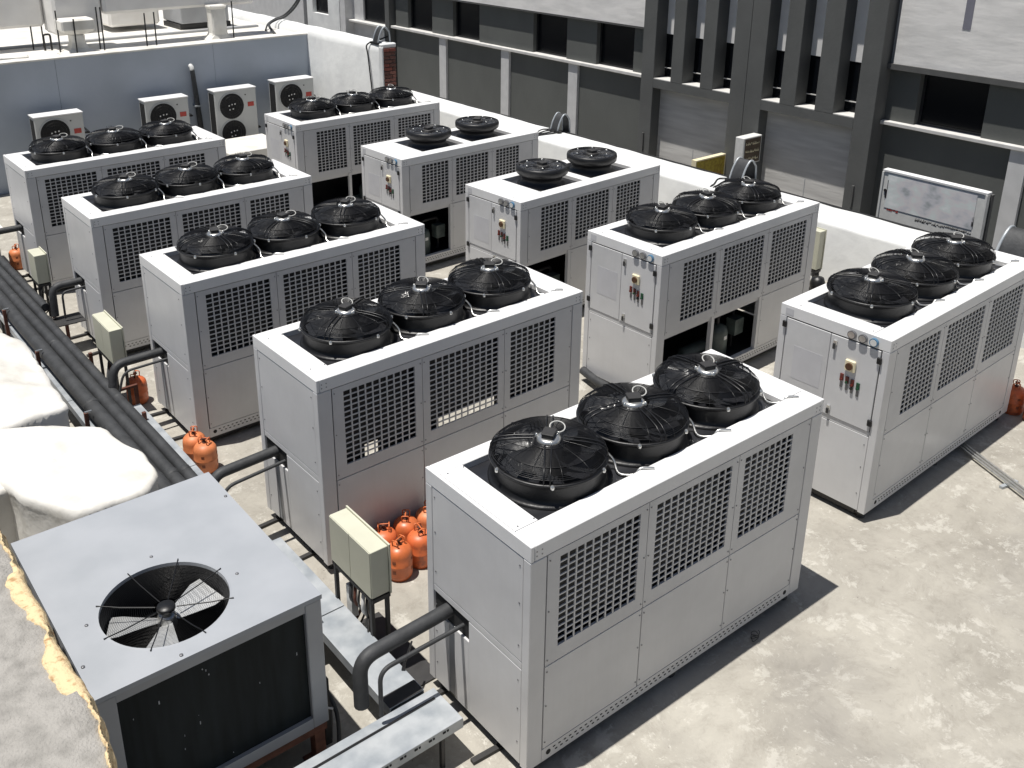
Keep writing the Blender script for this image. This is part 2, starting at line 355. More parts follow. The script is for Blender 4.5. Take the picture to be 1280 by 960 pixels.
# ================================================================ CHILLERS
def grille_mesh(x0, x1, gx0, gx1, z0, z1, gz0, gz1, cols, rows):
    mb = MB()
    mb.box(x0, gx0, 0, .018, z0, z1); mb.box(gx1, x1, 0, .018, z0, z1)
    mb.box(gx0, gx1, 0, .018, z0, gz0); mb.box(gx0, gx1, 0, .018, gz1, z1)
    for i in range(1, cols):
        x = gx0+(gx1-gx0)*i/cols; mb.box(x-.0065, x+.0065, .001, .010, gz0, gz1)
    for j in range(1, rows):
        z = gz0+(gz1-gz0)*j/rows; mb.box(gx0, gx1, .003, .012, z-.0055, z+.0055)
    return mb.mesh('grille_panel', M['grille'])

NSEG = 72
def fan_parts(kind):
    if kind == 'dome':
        sh = MB(); sh.lathe([(.40, 0), (.437, .0), (.437, .012), (.425, .02), (.412, .03), (.405, .06), (.402, .14), (.405, .165), (.428, .172), (.432, .182), (.428, .192), (.412, .194), (.395, .186), (.39, .05)], seg=NSEG)
        sh = sh.mesh('fan_shroud', M['black'])
        DP = [(.414, .190), (.412, .222), (.393, .254), (.348, .279), (.285, .291), (.23, .298), (.17, .303), (.115, .306)]
        def dome_z(r):
            for (r1, z1), (r2, z2) in zip(DP, DP[1:]):
                if r2 <= r <= r1: return z1+(z2-z1)*(r1-r)/(r1-r2)
            return .302
        g = MB()
        for i in range(46):
            rr = .10+(.411-.10)*(i/45)**.9; g.tube([(rr*cos(2*pi*k/48), rr*sin(2*pi*k/48), dome_z(rr)) for k in range(48)], .0017, 3, closed=True)
        g = g.mesh('guard_rings', M['wire'])
        bl = MB()
        bl.lathe([(.392, .07), (.20, .052), (.05, .05)], seg=40); bl.disc(0, 0, .05, .06, 20)
        bl.lathe([(.105, .10), (.105, .285), (.08, .295)], seg=24)
        bl = bl.mesh('fan_well', M['deck'])
        im = MB()
        for k in range(7):
            a0 = k*2*pi/7; rows = []
            for i in range(9):
                rr = .10+(.385-.10)*i/8; sw = .35*(i/8)**1.6; hw = (.055+.075*min(1, i/5))/rr*.62
                rows.append([(rr*cos(a0+sw-hw), rr*sin(a0+sw-hw), .235-.02*i/8), (rr*cos(a0+sw), rr*sin(a0+sw), .195), (rr*cos(a0+sw+hw), rr*sin(a0+sw+hw), .135+.03*i/8)])
            im.add([v for r_ in rows for v in r_], [(i*3+j, i*3+j+1, (i+1)*3+j+1, (i+1)*3+j) for i in range(8) for j in range(2)], True)
        im = im.mesh('fan_impeller', M['film'])
        w = MB()
        prof = [(.420, .186), (.418, .226), (.398, .259), (.352, .284), (.29, .297), (.235, .304), (.17, .309), (.110, .312)]
        for k in range(12):
            a = 2*pi*k/12
            w.tube([(r*cos(a), r*sin(a), z-.004) for r, z in prof], .0026, 5)
        for k in range(4):
            a = pi/2*k+.26; ux, uy = cos(a), sin(a)
            for off in (-.022, .022): w.tube([(r*ux-off*uy, r*uy+off*ux, z+.004) for r, z in prof], .0058, 6)
        for r, z in ((.418, .228), (.348, .285), (.15, .311)):
            w.tube([(r*cos(2*pi*k/36), r*sin(2*pi*k/36), z) for k in range(36)], .0028, 4, closed=True)
        w = w.mesh('guard_wires', M['wire'])
        h = MB(); h.lathe([(.088, .296), (.088, .314), (.07, .324), (.06, .326)], seg=20); h.disc(0, 0, .326, .06, 20); h = h.mesh('motor_flange', M['steel'])
        tb = MB(); tb.box(-.050, .050, -.042, .042, .322, .354); tb.box(-.055, .055, -.047, .047, .3545, .366); tb = tb.mesh('terminal_box', M['seal'])
        lp = MB(); lp.tube([(.095+.058*cos(a), .05+.045*sin(a), .350+.02*sin(a*1.0)) for a in [2*pi*k/20 for k in range(20)]], .0055, 6, closed=True); lp = lp.mesh('cable_loop', M['loopgrey'])
        bt = MB()
        for k in range(6):
            a = 2*pi*k/6+.35; c = Vector((.43*cos(a), .43*sin(a), .18)); bt.lathe([(.014, c.z-.012), (.016, c.z+.008), (.008, c.z+.018)], c.x, c.y, 8); bt.disc(c.x, c.y, c.z+.018, .008, 8)
        for k in range(3):
            a = 2*pi*k/3+.5; bt.lathe([(.014, .30), (.012, .325), (.005, .33)], .092*cos(a), .092*sin(a), 8)
        bt = bt.mesh('guard_bolts', M['steel'])
        pr = MB()
        for dx in (-.03, 0.0, .03): pr.tube([(dx, .15, .30), (dx*1.2, .16, .365)], .003, 5)
        pr = pr.mesh('cable_prongs', M['wire'])
        return sh, g, w, h, tb, lp, bt, pr, bl, im
    else:
        sh = MB(); sh.lathe([(.30, 0), (.355, 0), (.355, .02), (.31, .05), (.29, .09), (.30, .13), (.35, .16), (.372, .18), (.378, .24), (.37, .275), (.345, .285), (.325, .27), (.31, .22)], seg=NSEG)
        sh = sh.mesh('drum_shroud', M['black'])
        g = MB()
        g.lathe([(.33, .262), (.25, .275), (.16, .262), (.10, .255)], seg=NSEG, fn=lambda r, z, a, i: (r, z-.012*(1-abs(cos(4*a)))+noise.noise(Vector((cos(a)*2, sin(a)*2, r*5)))*.012))
        g.disc(0, 0, .25, .10, 24); g = g.mesh('guard_film', M['film'])
        w = MB()
        for k in range(8):
            a = 2*pi*k/8; w.tube([(r*cos(a), r*sin(a), z) for r, z in ((.345, .28), (.25, .292), (.16, .28), (.1, .272))], .005, 5)
        for r, z in ((.28, .29), (.20, .288), (.13, .28)): w.tube([(r*cos(2*pi*k/32), r*sin(2*pi*k/32), z) for k in range(32)], .0035, 4, closed=True)
        w = w.mesh('guard_wires', M['wire'])
        h = MB(); h.lathe([(.10, .25), (.10, .275), (.085, .285)], seg=20); h.disc(0, 0, .285, .085, 20); h = h.mesh('motor_flange', M['seal'])
        tb = MB(); tb.box(-.06, .06, -.05, .05, .285, .325); tb = tb.mesh('terminal_box', M['seal'])
        bt = MB()
        for k in range(6):
            a = 2*pi*k/6+.35; x, y = .25*cos(a), .25*sin(a); bt.lathe([(.012, .28), (.014, .298), (.006, .304)], x, y, 8)
        bt = bt.mesh('guard_bolts', M['steel'])
        return sh, g, w, h, tb, None, bt, None, None, None
FAN = {'dome': fan_parts('dome'), 'drum': fan_parts('drum')}

def add_fan(root, kind, x, y, z, rz):
    sh, g, w, h, tb, lp, bt, pr, bl, im = FAN[kind]
    s = put('fan_shroud', sh, root, (x, y, z), rz)
    put('guard_rings' if bl else 'guard_film', g, s); put('guard_arms', w, s); put('motor_flange', h, s)
    put('terminal_box', tb, s, bevel=.004); put('guard_bolts', bt, s)['kind'] = 'stuff'
    if lp: put('cable_loop', lp, s, rz=random.uniform(-.5, .5)-rz)
    if pr: put('cable_prongs', pr, s, rz=-rz); put('fan_well', bl, s); put('fan_impeller', im, s, rz=random.uniform(0, 3))
    return s

def chiller(label, x, y, deg, L, Wd, H, end, grilles, gz, fans, fankind, deckholes, open_low=(), group='white rooftop chillers in two rows', see_through=False, ncond=True, hook=True):
    t = thing('rooftop_chiller', label, 'chiller', (x, y, 0), radians(deg), group)
    G, WH = M['grey'], M['white']; zb = .10
    K = (end, L, Wd, H)
    # skid and feet
    mb = MB(); mb.box(.06, L-.05, .05, .13, .035, zb-.004); mb.box(.06, L-.05, Wd-.13, Wd-.05, .035, zb-.004)
    mb.box(.05, .12, .131, Wd-.131, .034, zb-.005); mb.box(L-.12, L-.05, .131, Wd-.131, .034, zb-.005)
    mb.box(.121, L-.121, .14, Wd-.14, .06, .085)
    put('base_skid', shared(('skid', K), lambda: mb.mesh('base_skid', M['seal'])), t)
    for fx in (.10, L/2, L-.10):
        for fy in (.09, Wd-.09):
            put('foot', shared('foot', lambda: MB().lathe([(.05, 0), (.05, .012), (.03, .016), (.03, .035)], seg=12).mesh('foot', M['seal'])), t, (fx, fy, 0))
    if end == 'pipe':
        for fy in (Wd*.30, Wd*.88):
            put('anchor_bar', shared('abar', lambda: MB().box(-.20, .2, -.022, .022, .004, .030).mesh('anchor_bar', M['seal'])), t, (0, fy, 0), rz=random.uniform(-.12, .12))
    # posts, rails
    for (px, py, wx, wy) in ((0, 0, .14, .075), (L-.14, 0, .14, .075), (0, Wd-.075, .14, .075), (L-.14, Wd-.075, .14, .075)):
        put('corner_post', shared(('post', H), lambda: MB().box(0, .14, 0, .075, zb, H-.125).mesh('corner_post', G)), t, (px, py, 0), bevel=.004)
    rt = H-.122; x0h = deckholes[0][0]; x1h = deckholes[-1][1]; ya, yb = deckholes[0][2], deckholes[0][3]
    put('top_rail', shared(('rl', K), lambda: MB().box(.034, L-.034, 0, ya, rt, H).mesh('top_rail', WH)), t, bevel=.005)
    put('top_rail', shared(('rl2', K), lambda: MB().box(.034, L-.034, yb, Wd, rt, H).mesh('top_rail', WH)), t, bevel=.005)
    put('end_rail', shared(('re', K), lambda: MB().box(0, .031, 0, Wd, rt, H+.001).mesh('end_rail', WH)), t, bevel=.004)
    put('end_rail', shared(('re', K), None), t, (L-.031, 0, 0), bevel=.004)
    put('top_panel', shared(('tp', K), lambda: MB().box(.034, x0h, ya+.003, yb-.003, H-.05, H-.002).mesh('top_panel', WH)), t)
    put('top_panel', shared(('tp2', K), lambda: MB().box(x1h, L-.034, ya+.003, yb-.003, H-.05, H-.002).mesh('top_panel', WH)), t)
    for i in range(len(deckholes)-1):
        put('top_panel', shared(('tp3', K, i), lambda: MB().box(deckholes[i][1], deckholes[i+1][0], ya+.003, yb-.003, H-.05, H-.002).mesh('top_panel', WH)), t)
    for i, h in enumerate(deckholes):
        put('fan_deck', shared(('deck', K, i), lambda: MB().box(h[0]-.01, h[1]+.01, h[2]-.01, h[3]+.01, H-.075, H-.055).mesh('fan_deck', M['deck'])), t)
    put('bottom_rail', shared(('br', K), lambda: MB().box(.141, L-.141, .002, .07, zb, .212).mesh('bottom_rail', G)), t)
    put('bottom_rail', shared(('br', K), None), t, (0, Wd-.072, 0))
    # perforation slots and drain holes in the bottom rail
    def slots():
        m = MB(); n = int((L-.5)/.052)
        for i in range(n):
            xx = .25+i*.052; m.box(xx, xx+.022, .0, .003, .172, .182); m.box(xx+.02, xx+.042, .0, .003, .140, .150)
        m.cyly(.205, .160, .0, .003, .022, 14); m.cyly(L-.205, .160, .0, .003, .022, 14)
        return m.mesh('vent_slots', M['dark'])
    s = put('vent_slots', shared(('slots', K), slots), t); s['kind'] = 'stuff'
    # long side grilles
    zs0, zs1 = gz[0]-.125, rt-.006; edges = [.147] + [(grilles[i][1]+grilles[i+1][0])/2 for i in range(2)] + [L-.147]
    rows = 14 if H > 1.97 else 12
    for side in (0, 1):
        for i, (a, b, cols) in enumerate(grilles):
            me = shared(('gr', K, i), lambda: grille_mesh(edges[i]+.003, edges[i+1]-.003, a, b, zs0+.006, zs1, gz[0], gz[1], cols, rows))
            if side == 0: put('grille_panel', me, t, (0, .003, 0))
            else:
                o = put('grille_panel', me, t, (0, Wd-.003, 0)); o.scale = (1, -1, 1)
        for i in range(3):
            a, b = edges[i]+.004, edges[i+1]-.004
            if side == 0 and i in open_low: continue
            if side == 1 and (i in open_low or see_through): continue
            me = shared(('lp', K, i), lambda: MB().box(a, b, 0, .02, .216, zs0-.003).mesh('lower_panel', G))
            put('lower_panel', me, t, (0, .003 if side == 0 else Wd-.023, 0), bevel=.0025)
    for i in open_low:
        if i < 2 or True:
            put('mullion', shared(('mul', K, i), lambda: MB().box(edges[i+1]-.05, edges[i+1]+.002, .006, .06, .214, zs0).mesh('mullion', G)), t)
            put('mullion', shared(('mul', K, i), None), t, (0, Wd-.066, 0))
    put('middle_rail', shared(('mr', K), lambda: MB().box(.141, L-.141, .026, .07, zs0-.05, zs0+.04).mesh('middle_rail', M['grille'])), t)
    put('middle_rail', shared(('mr', K), None), t, (0, Wd-.096, 0))
    # screws
    def screws():
        m = MB()
        def sc(xx, zz): m.cyly(xx, zz, -.0015, .004, .0062, 6)
        for i in range(3):
            for xx in (edges[i]+.022, edges[i+1]-.022):
                for zz in (zs0+.05, (zs0+zs1)/2, zs1-.05): sc(xx, zz)
                if i not in open_low:
                    for zz in (zs0-.05, .60, .27): sc(xx, zz)
        for xx in (.05, .095, L-.05, L-.095):
            for zz in (H-.05, H-.085): sc(xx, zz)
        for xx in (.06, x0h-.03):
            for yy in (ya+.03, yb-.03): m.lathe([(.007, H-.002), (.005, H+.003)], xx+.02, yy, 6); m.disc(xx+.02, yy, H+.003, .005, 6)
        for i in range(2):
            yy = .11 if i == 0 else Wd-.11
            for zz in (1.15, 1.5, 1.8, .3, .6, .85):
                m.box(-.0015, .004, yy-.005, yy+.005, zz-.005, zz+.005)
        return m.mesh('screws', M['screw'])
    s = put('screws', shared(('scr', K, tuple(open_low)), screws), t); s['kind'] = 'stuff'
    # coils and inside
    mb = MB(); zc0 = zs0+.02
    if see_through:
        for y0 in (.085, Wd-.115):
            mb.box(.15, .50, y0, y0+.03, zc0, H-.1); mb.box(.50, .66, y0+.001, y0+.029, 1.15, H-.1); mb.box(.66, 1.08, y0, y0+.03, zc0, H-.1)
            mb.box(1.08, 1.34, y0, y0+.03, zc0, H-.1); mb.box(1.34, 2.06, y0+.001, y0+.029, 1.13, H-.1); mb.box(2.06, L-.15, y0, y0+.03, zc0, H-.1)
    else:
        mb.box(.15, L-.15, .085, .115, zc0, H-.1); mb.box(.15, L-.15, Wd-.115, Wd-.085, zc0, H-.1)
    mb.box(.15, L-.15, .12, Wd-.12, H-.14, H-.10)
    put('condenser_coil', shared(('coil', K, see_through), lambda: mb.mesh('condenser_coil', M['coil'])), t)
    if not see_through:
        put('inner_tray', shared(('tray', K), lambda: MB().box(.10, L-.10, .10, Wd-.10, .105, .13).mesh('inner_tray', M['seal'])), t)
        put('inner_bulkhead', shared(('bulk', K), lambda: MB().box(.15, L-.15, Wd-.16, Wd-.14, .14, zc0-.03).mesh('inner_bulkhead', M['dark'])), t)
    if open_low:
        cx = (edges[open_low[-1]]+edges[open_low[-1]+1])/2
        c = put('compressor', shared('comp', lambda: MB().lathe([(.0, .13), (.13, .13), (.14, .16), (.14, .50), (.12, .56), (.05, .60), (0, .60)], seg=20).mesh('compressor', M['machine'])), t, (cx, .30, 0))
        put('compressor_label', simple_mesh_box('clabel', (-.03, .03, -.142, -.139, .42, .47), M['label_white']), c)
        put('suction_pipe', shared('suct', lambda: MB().tube(bend_path([(0, 0, .58), (0, 0, .72), (.35, .02, .72), (.35, .02, .16)], .08), .022, 8).mesh('suction_pipe', M['seal'])), c)
        put('receiver_tank', shared('recv', lambda: MB().tube([(-.55, .12, .26), (-.53, .12, .26), (.20, .12, .26), (.22, .12, .26)], [.05, .10, .10, .05], 14).mesh('receiver_tank', M['machine'])), c)
        put('control_box', shared('cbx', lambda: MB().box(.22, .40, -.12, .02, .40, .62).mesh('control_box', M['machine'])), c)
        put('pump_body', shared('pmp', lambda: MB().tube([(-.42, -.05, .22), (-.30, -.05, .22), (-.22, -.05, .22), (-.12, -.02, .22)], [.05, .085, .085, .04], 12).mesh('pump_body', M['machine'])), c)
    # the end that faces left
    if end == 'pipe':
        me = shared(('eu', K), lambda: MB().box(0, .02, .079, Wd-.079, 1.025, rt-.006).mesh('end_panel', G)); put('end_panel', me, t, (.003, 0, 0), bevel=.0025)
        put('end_band', shared(('eb', K), lambda: MB().box(0, .02, .079, Wd-.079, .962, 1.018).mesh('end_band', G)), t, (.004, 0, 0), bevel=.002)
        def low():
            m = MB(); m.box(0, .02, .079, .668, .112, .955); m.box(0, .02, .668, .845, .112, .772); return m.mesh('end_panel', G)
        put('end_panel', shared(('el', K), low), t, (.003, 0, 0), bevel=.0025)
        put('end_panel', shared(('en', K), lambda: MB().box(0, .02, .925, Wd-.079, .112, .772).mesh('end_panel', G)), t, (.003, 0, 0), bevel=.0025)
        put('cable_slot', shared(('es', K), lambda: MB().box(.012, .02, .846, .924, .112, .772).mesh('cable_slot', M['condside'])), t, (.003, 0, 0))
        put('pipe_opening', shared(('po', K), lambda: MB().box(.022, .03, .66, 1.105, .76, .961).mesh('pipe_opening', M['dark'])), t)
    else:
        s = Wd/1.18; zd = gz[0]-.07
        put('cabinet_door', shared(('d1', K), lambda: MB().box(0, .022, .085, .598*s, zd, H-.135).mesh('cabinet_door', G)), t, (-.004, 0, 0), bevel=.003)
        put('cabinet_door', shared(('d2', K), lambda: MB().box(0, .022, .604*s, Wd-.085, zd, H-.135).mesh('cabinet_door', M['grille'])), t, (-.002, 0, 0), bevel=.003)
        put('end_panel', shared(('e3', K), lambda: MB().box(0, .02, .079, Wd-.079, .112, zd-.06).mesh('end_panel', G)), t, (.003, 0, 0), bevel=.0025)
        put('end_band', shared(('e4', K), lambda: MB().box(0, .02, .079, Wd-.079, zd-.053, zd-.007).mesh('end_band', G)), t, (.005, 0, 0))
        dz = H-2.0
        put('rating_plate', shared(('rp', K), lambda: MB().box(-.0035, -.0022, .66*s, .98*s, 1.24+dz, 1.60+dz).mesh('rating_plate', M['plate'])), t)
        put('rating_plate', shared(('rp2', K), lambda: MB().box(-.002, -.0005, 1.03*s, 1.12*s, 1.90+dz, 1.97+dz).mesh('rating_plate', M['plate'])), t)
        sw = put('isolator_switch', shared('sw', lambda: MB().box(-.03, -.004, -.055, .055, -.06, .06).mesh('isolator_switch', M['cream'])), t, (0, .357*s, 1.615+dz), bevel=.01)
        put('isolator_knob', shared('kn', lambda: MB().cylx(-.05, -.031, 0, 0, .036, 16).mesh('isolator_knob', M['brown'])), sw)
        for k, (yy, c1, c2) in enumerate(((.43, 'red', 'red'), (.372, 'red', 'green'), (.316, 'red', 'red'), (.255, 'green', 'green'))):
            zt = 1.472-.012*k+dz
            ip = put('indicator_strip', shared(('is', c1), lambda: MB().box(-.016, -.004, -.017, .017, -.04, .03).mesh('indicator_strip', M[c1])), t, (0, yy*s, zt))
            put('indicator_lamp', shared(('il', c2), lambda: MB().cylx(-.028, -.0165, 0, -.028, .013, 10).mesh('indicator_lamp', M[c2])), ip)
            put('name_tag', shared('nt', lambda: MB().box(-.008, -.004, -.013, .013, -.115, -.055).mesh('name_tag', M['screw'])), ip)
            if k == 2: put('push_button', shared('pb', lambda: MB().cylx(-.024, -.0082, 0, -.062, .015, 10).mesh('push_button', M['black'])), ip)
        for k, yy in enumerate((.385, .272, .160)):
            gm = ['screw', 'screw', 'blue'][k]
            gp = put('pressure_gauge', shared(('pg', gm), lambda: MB().cylx(-.03, -.001, 0, 0, .042, 20).mesh('pressure_gauge', M[gm])), t, (0, yy*s, 1.935+dz))
            put('gauge_dial', shared(('gd', gm), lambda: MB().cylx(-.032, -.0302, 0, 0, .033, 18).mesh('gauge_dial', M['steel' if gm != 'blue' else 'label_white'])), gp)
        for (yy, zz) in ((.545, 1.79), (.523, 1.09)):
            hd = put('door_latch', shared('dl', lambda: MB().box(-.02, -.004, -.018, .018, -.025, .03).mesh('door_latch', M['steel'])), t, (0, yy*s, zz+dz), bevel=.004)
            put('latch_key', shared('lk', lambda: MB().box(-.03, -.0205, -.01, .014, -.06, -.005).mesh('latch_key', M['seal'])), hd)
        for (yy, zz) in ((Wd-.07, 1.795), (.085, 1.77), (Wd-.07, 1.125), (.085, 1.105)):
            put('hinge', shared('hg', lambda: MB().box(-.022, -.002, -.022, .022, -.032, .032).mesh('hinge', M['black'])), t, (0, yy, zz+dz), bevel=.003)
    # the far end
    put('end_panel', shared(('ef', K), lambda: MB().box(L-.023, L-.003, .079, Wd-.079, .112, rt-.006).mesh('end_panel', G)), t)
    # fans
    for i, (fx, fy) in enumerate(fans):
        add_fan(t, fankind, fx, fy, H-.055, random.uniform(0, 6.28))
        if fankind == 'dome' and ncond:
            dx = .40 if i < 2 else .36
            pth = smooth_path([(fx+.36, fy-.20, H+.12), (fx+.42, fy-.24, H+.03), (fx+.40, fy-.32, H-.035), (fx+.47, fy-.405, H-.03), (fx+.52, ya-.0, H+.012), (fx+.60, ya-.055, H+.009)], 5)
            put('flex_conduit', shared(('fc', round(fx, 2), K), lambda: MB().tube(pth, .0095, 6).mesh('flex_conduit', M['steel'])), t)
    return t
def simple_mesh_box(key, b, m): return shared(('smb', key), lambda: MB().box(*b).mesh(key, m))

GL = [(.26, 1.02, 10), (1.19, 2.02, 11), (2.18, 2.78, 8)]; GZ = (1.075, 1.815)
GR = [(.41, 1.01, 8), (1.17, 1.98, 11), (2.16, 2.91, 10)]; GS = [(.395, .925, 7), (1.085, 1.77, 9), (1.945, 2.46, 7)]
FL = [(.69, .62), (1.55, .62), (2.41, .62)]; DL = [(.23, 2.87, .20, 1.04)]
chiller('white chiller with three black domed fans, nearest of all and largest in view', 0, 0, 0, 3.16, 1.18, 2.0, 'pipe', GL, GZ, FL, 'dome', DL)
chiller('white chiller behind the nearest one, daylight showing through its middle grille', .015, 2.819, 1.04, 3.16, 1.18, 2.0, 'pipe', GL, GZ, FL, 'dome', DL, see_through=True)
chiller('white chiller third in the left row, two orange cylinders by its near corner', -.061, 5.587, .94, 3.16, 1.18, 2.0, 'pipe', GL, GZ, FL, 'dome', DL)
chiller('white chiller fourth in the left row, its pipe dropping to a small black stand', -.119, 8.382, .63, 3.16, 1.18, 2.0, 'pipe', GL, GZ, FL, 'dome', DL)
chiller('white chiller at the far end of the left row, before the blue-grey wall', -.172, 11.226, .66, 3.16, 1.18, 2.0, 'pipe', GL, GZ, FL, 'dome', DL)
FR = [(.70, .62), (1.56, .62), (2.42, .62)]
chiller('white chiller with control cabinet at the right edge, steel conduits running from under it', 4.596, .255, 2.19, 3.19, 1.18, 2.0, 'door', GR, GZ, FR, 'dome', DL)
chiller('white chiller with control cabinet and two open bays showing machinery under three domed fans', 4.579, 3.06, 1.9, 3.17, 1.18, 2.0, 'door', GR, GZ, FR, 'dome', DL, open_low=(0, 1))
DS = [(.56, 1.42, .20, 1.0), (1.58, 2.48, .20, 1.0)]; FS = [(.98, .60), (2.02, .60)]
chiller('shorter white chiller with two flat drum fans, nearer of the two of its kind', 4.695, 5.686, 3.15, 2.91, 1.155, 1.955, 'door', GS, (1.17, 1.80), FS, 'drum', DS, open_low=(0,))
chiller('shorter white chiller with two flat drum fans, farther of the two of its kind', 4.697, 8.569, 1.91, 2.91, 1.155, 1.93, 'door', GS, (1.14, 1.765), FS, 'drum', DS, open_low=(0,))
chiller('white chiller with control cabinet farthest away, before the tall white wall', 4.362, 11.408, .69, 3.13, 1.18, 2.0, 'door', GR, GZ, FR, 'dome', DL, open_low=(0, 1))

# ================================================================ PIPES AND TRAYS
def pipe_thing(label, runs, group=None, m='foam', cat='pipe', name='insulated_pipe', brackets=()):
    """runs: list of (path, radius). first run is the main one"""
    mb = MB()
    for p, r in runs[:1]: mb.tube(p, r, 12)
    o = put(name, mb.mesh(name, M[m])); tag(o, label, cat, group)
    for p, r in runs[1:]:
        put('small_pipe', MB().tube(p, r, 8).mesh('small_pipe', M[m]), o)
    return o
def lane(xs, z, r, label, y0, y1):
    pts = []; n = 40; rr = []
    for i in range(n+1):
        y = y0+(y1-y0)*i/n
        x = xs-.013*(y-5.5)
        pts.append((x+noise.noise(Vector((xs*9, y*.7, 0)))*.008, y, z+noise.noise(Vector((xs*9, y*.6, 5)))*.008)); rr.append(r*(1+.03*noise.noise(Vector((xs*3, y*2, 1)))))
    mb = MB(); mb.tube(pts, rr, 14)
    o = put('insulated_pipe', mb.mesh('insulated_pipe', M['foam'])); tag(o, label, 'pipe', 'insulated pipes running beside the left row')
    k = 0; y = y0+.6
    while y < y1:
        x = xs-.013*(y-5.5)
        put('joint_sleeve', shared(('slv', r), lambda: MB().tube([(0, -.04, 0), (0, -.035, 0), (0, .035, 0), (0, .04, 0)], [r, r*1.045, r*1.045, r], 14).mesh('joint_sleeve', M['foam'])), o, (x, y, z))
        y += 1.85
lane(-.965, .60, .085, 'thickest black foam pipe, outermost of the long run beside the left row', 1.9, 14.4)
lane(-.81, .60, .068, 'black foam pipe in the middle of the long run beside the left row', 1.9, 14.4)
lane(-.68, .60, .058, 'slimmer black foam pipe, innermost of the long run nearest the chillers', 1.9, 14.4)
pipe_thing('short black foam pipe lane that ends at the small black stand', [([(-.60, 9.35, .58), (-.62, 10.5, .58), (-.66, 14.2, .58)], .058)])
pipe_thing('thick black pipe bending down out of the nearest chiller beside the grey condenser',
           [(bend_path([(.03, .93, .885), (-.78, .90, .885), (-.79, .88, .50)], .14, 8), .055), (bend_path([(.03, .755, .86), (-.70, .76, .845), (-.71, .75, .46)], .10, 8), .017)])
pipe_thing('black pipe from the second chiller disappearing behind the grey condenser',
           [(bend_path([(.04, 3.72, .885), (-.64, 3.70, .87), (-.68, 3.68, .60)], .12, 8), .05), (bend_path([(.04, 3.57, .84), (-.58, 3.56, .80), (-.66, 3.56, .60)], .10, 6), .017)])
pipe_thing('black pipe bending from the third chiller onto the long pipe run',
           [(bend_path([(-.04, 6.46, .885), (-.62, 6.45, .885), (-.68, 6.40, .60)], .13, 8), .05), (bend_path([(-.04, 6.31, .85), (-.56, 6.31, .84), (-.64, 6.30, .60)], .10, 6), .015)])
pipe_thing('black pipe dropping from the fourth chiller to the small black stand',
           [(bend_path([(-.10, 9.25, .885), (-.50, 9.26, .885), (-.52, 9.22, .48)], .13, 8), .05), (bend_path([(-.10, 9.10, .85), (-.42, 9.10, .84), (-.43, 9.08, .47)], .08, 6), .015)])
pipe_thing('black pipe leaving the farthest chiller of the left row', [(bend_path([(-.15, 12.1, .885), (-.62, 12.1, .885), (-.66, 12.0, .60)], .13, 8), .05)])
pipe_thing('black pipe lying on the roof between the two rows of chillers', [([(4.50, 4.18, .13), (4.45, 3.9, .12), (4.42, 2.6, .11), (4.40, 1.6, .10)], .055)])

def tray(label, x0, x1, y0, y1, z, axis):
    t = thing('cable_tray', label, 'cable tray', (x0, y0, 0)); W_, L_ = x1-x0, y1-y0
    ln = L_ if axis == 'y' else W_; n = max(1, round(ln/1.45))
    for i in range(n):
        a = ln*i/n+(.004 if i else 0); b = ln*(i+1)/n-.004
        if axis == 'y': put('tray_cover', MB().box(0, W_, a, b, z-.008+.002*(i % 2), z+.002*(i % 2)).mesh('tray_cover', M['galv']), t, bevel=.002)
        else: put('tray_cover', MB().box(a, b, 0, L_, z-.008+.002*(i % 2), z+.002*(i % 2)).mesh('tray_cover', M['galv']), t, bevel=.002)
    mb = MB()
    if axis == 'y': mb.box(.002, .012, 0, L_, z-.09, z-.01); mb.box(W_-.012, W_-.002, 0, L_, z-.09, z-.01); mb.box(.013, W_-.013, 0, L_, z-.09, z-.082)
    else: mb.box(0, W_, .002, .012, z-.09, z-.01); mb.box(0, W_, L_-.012, L_-.002, z-.09, z-.01); mb.box(0, W_, .013, L_-.013, z-.09, z-.082)
    put('tray_body', mb.mesh('tray_body', M['galv']), t)
    q = .5
    while q < ln:
        if axis == 'y': simple('tray_leg', [(.02, .05, q, q+.03, 0, z-.091), (W_-.05, W_-.02, q, q+.03, 0, z-.091)], M['seal'], t)
        else: simple('tray_leg', [(q, q+.03, .02, .05, 0, z-.091), (q, q+.03, L_-.05, L_-.02, 0, z-.091)], M['seal'], t)
        q += 1.4
    return t
tr = tray('galvanised tray running past the beige junction box to the front chiller corner', -.60, -.30, .815, 3.1, .40, 'y')
tray('narrow galvanised tray between the pipe run and the second and third chillers', -.61, -.43, 3.11, 6.3, .40, 'y')
tr2 = tray('galvanised tray crossing in front of the nearest chiller, riveted along its edge', -2.3, -.22, .44, .80, .385, 'x')
simple('rubber_strip', [(.95, 2.02, .26, .276, .389, .394)], M['black'], tr2)
simple('rubber_pad', [(.0, .29, .0, .12, .404, .408)], M['seal'], tr)
mb = MB()
for i in range(16): mb.box(.1+i*.12, .125+i*.12, -.002, .002, .345, .36); mb.box(.135+i*.12, .15+i*.12, -.002, .002, .345, .36)
s = put('edge_slots', mb.mesh('edge_slots', M['dark']), tr2); s['kind'] = 'stuff'
tray('galvanised tray lying under the long black pipe run', -1.10, -.62, 5.2, 14.3, .47, 'y')
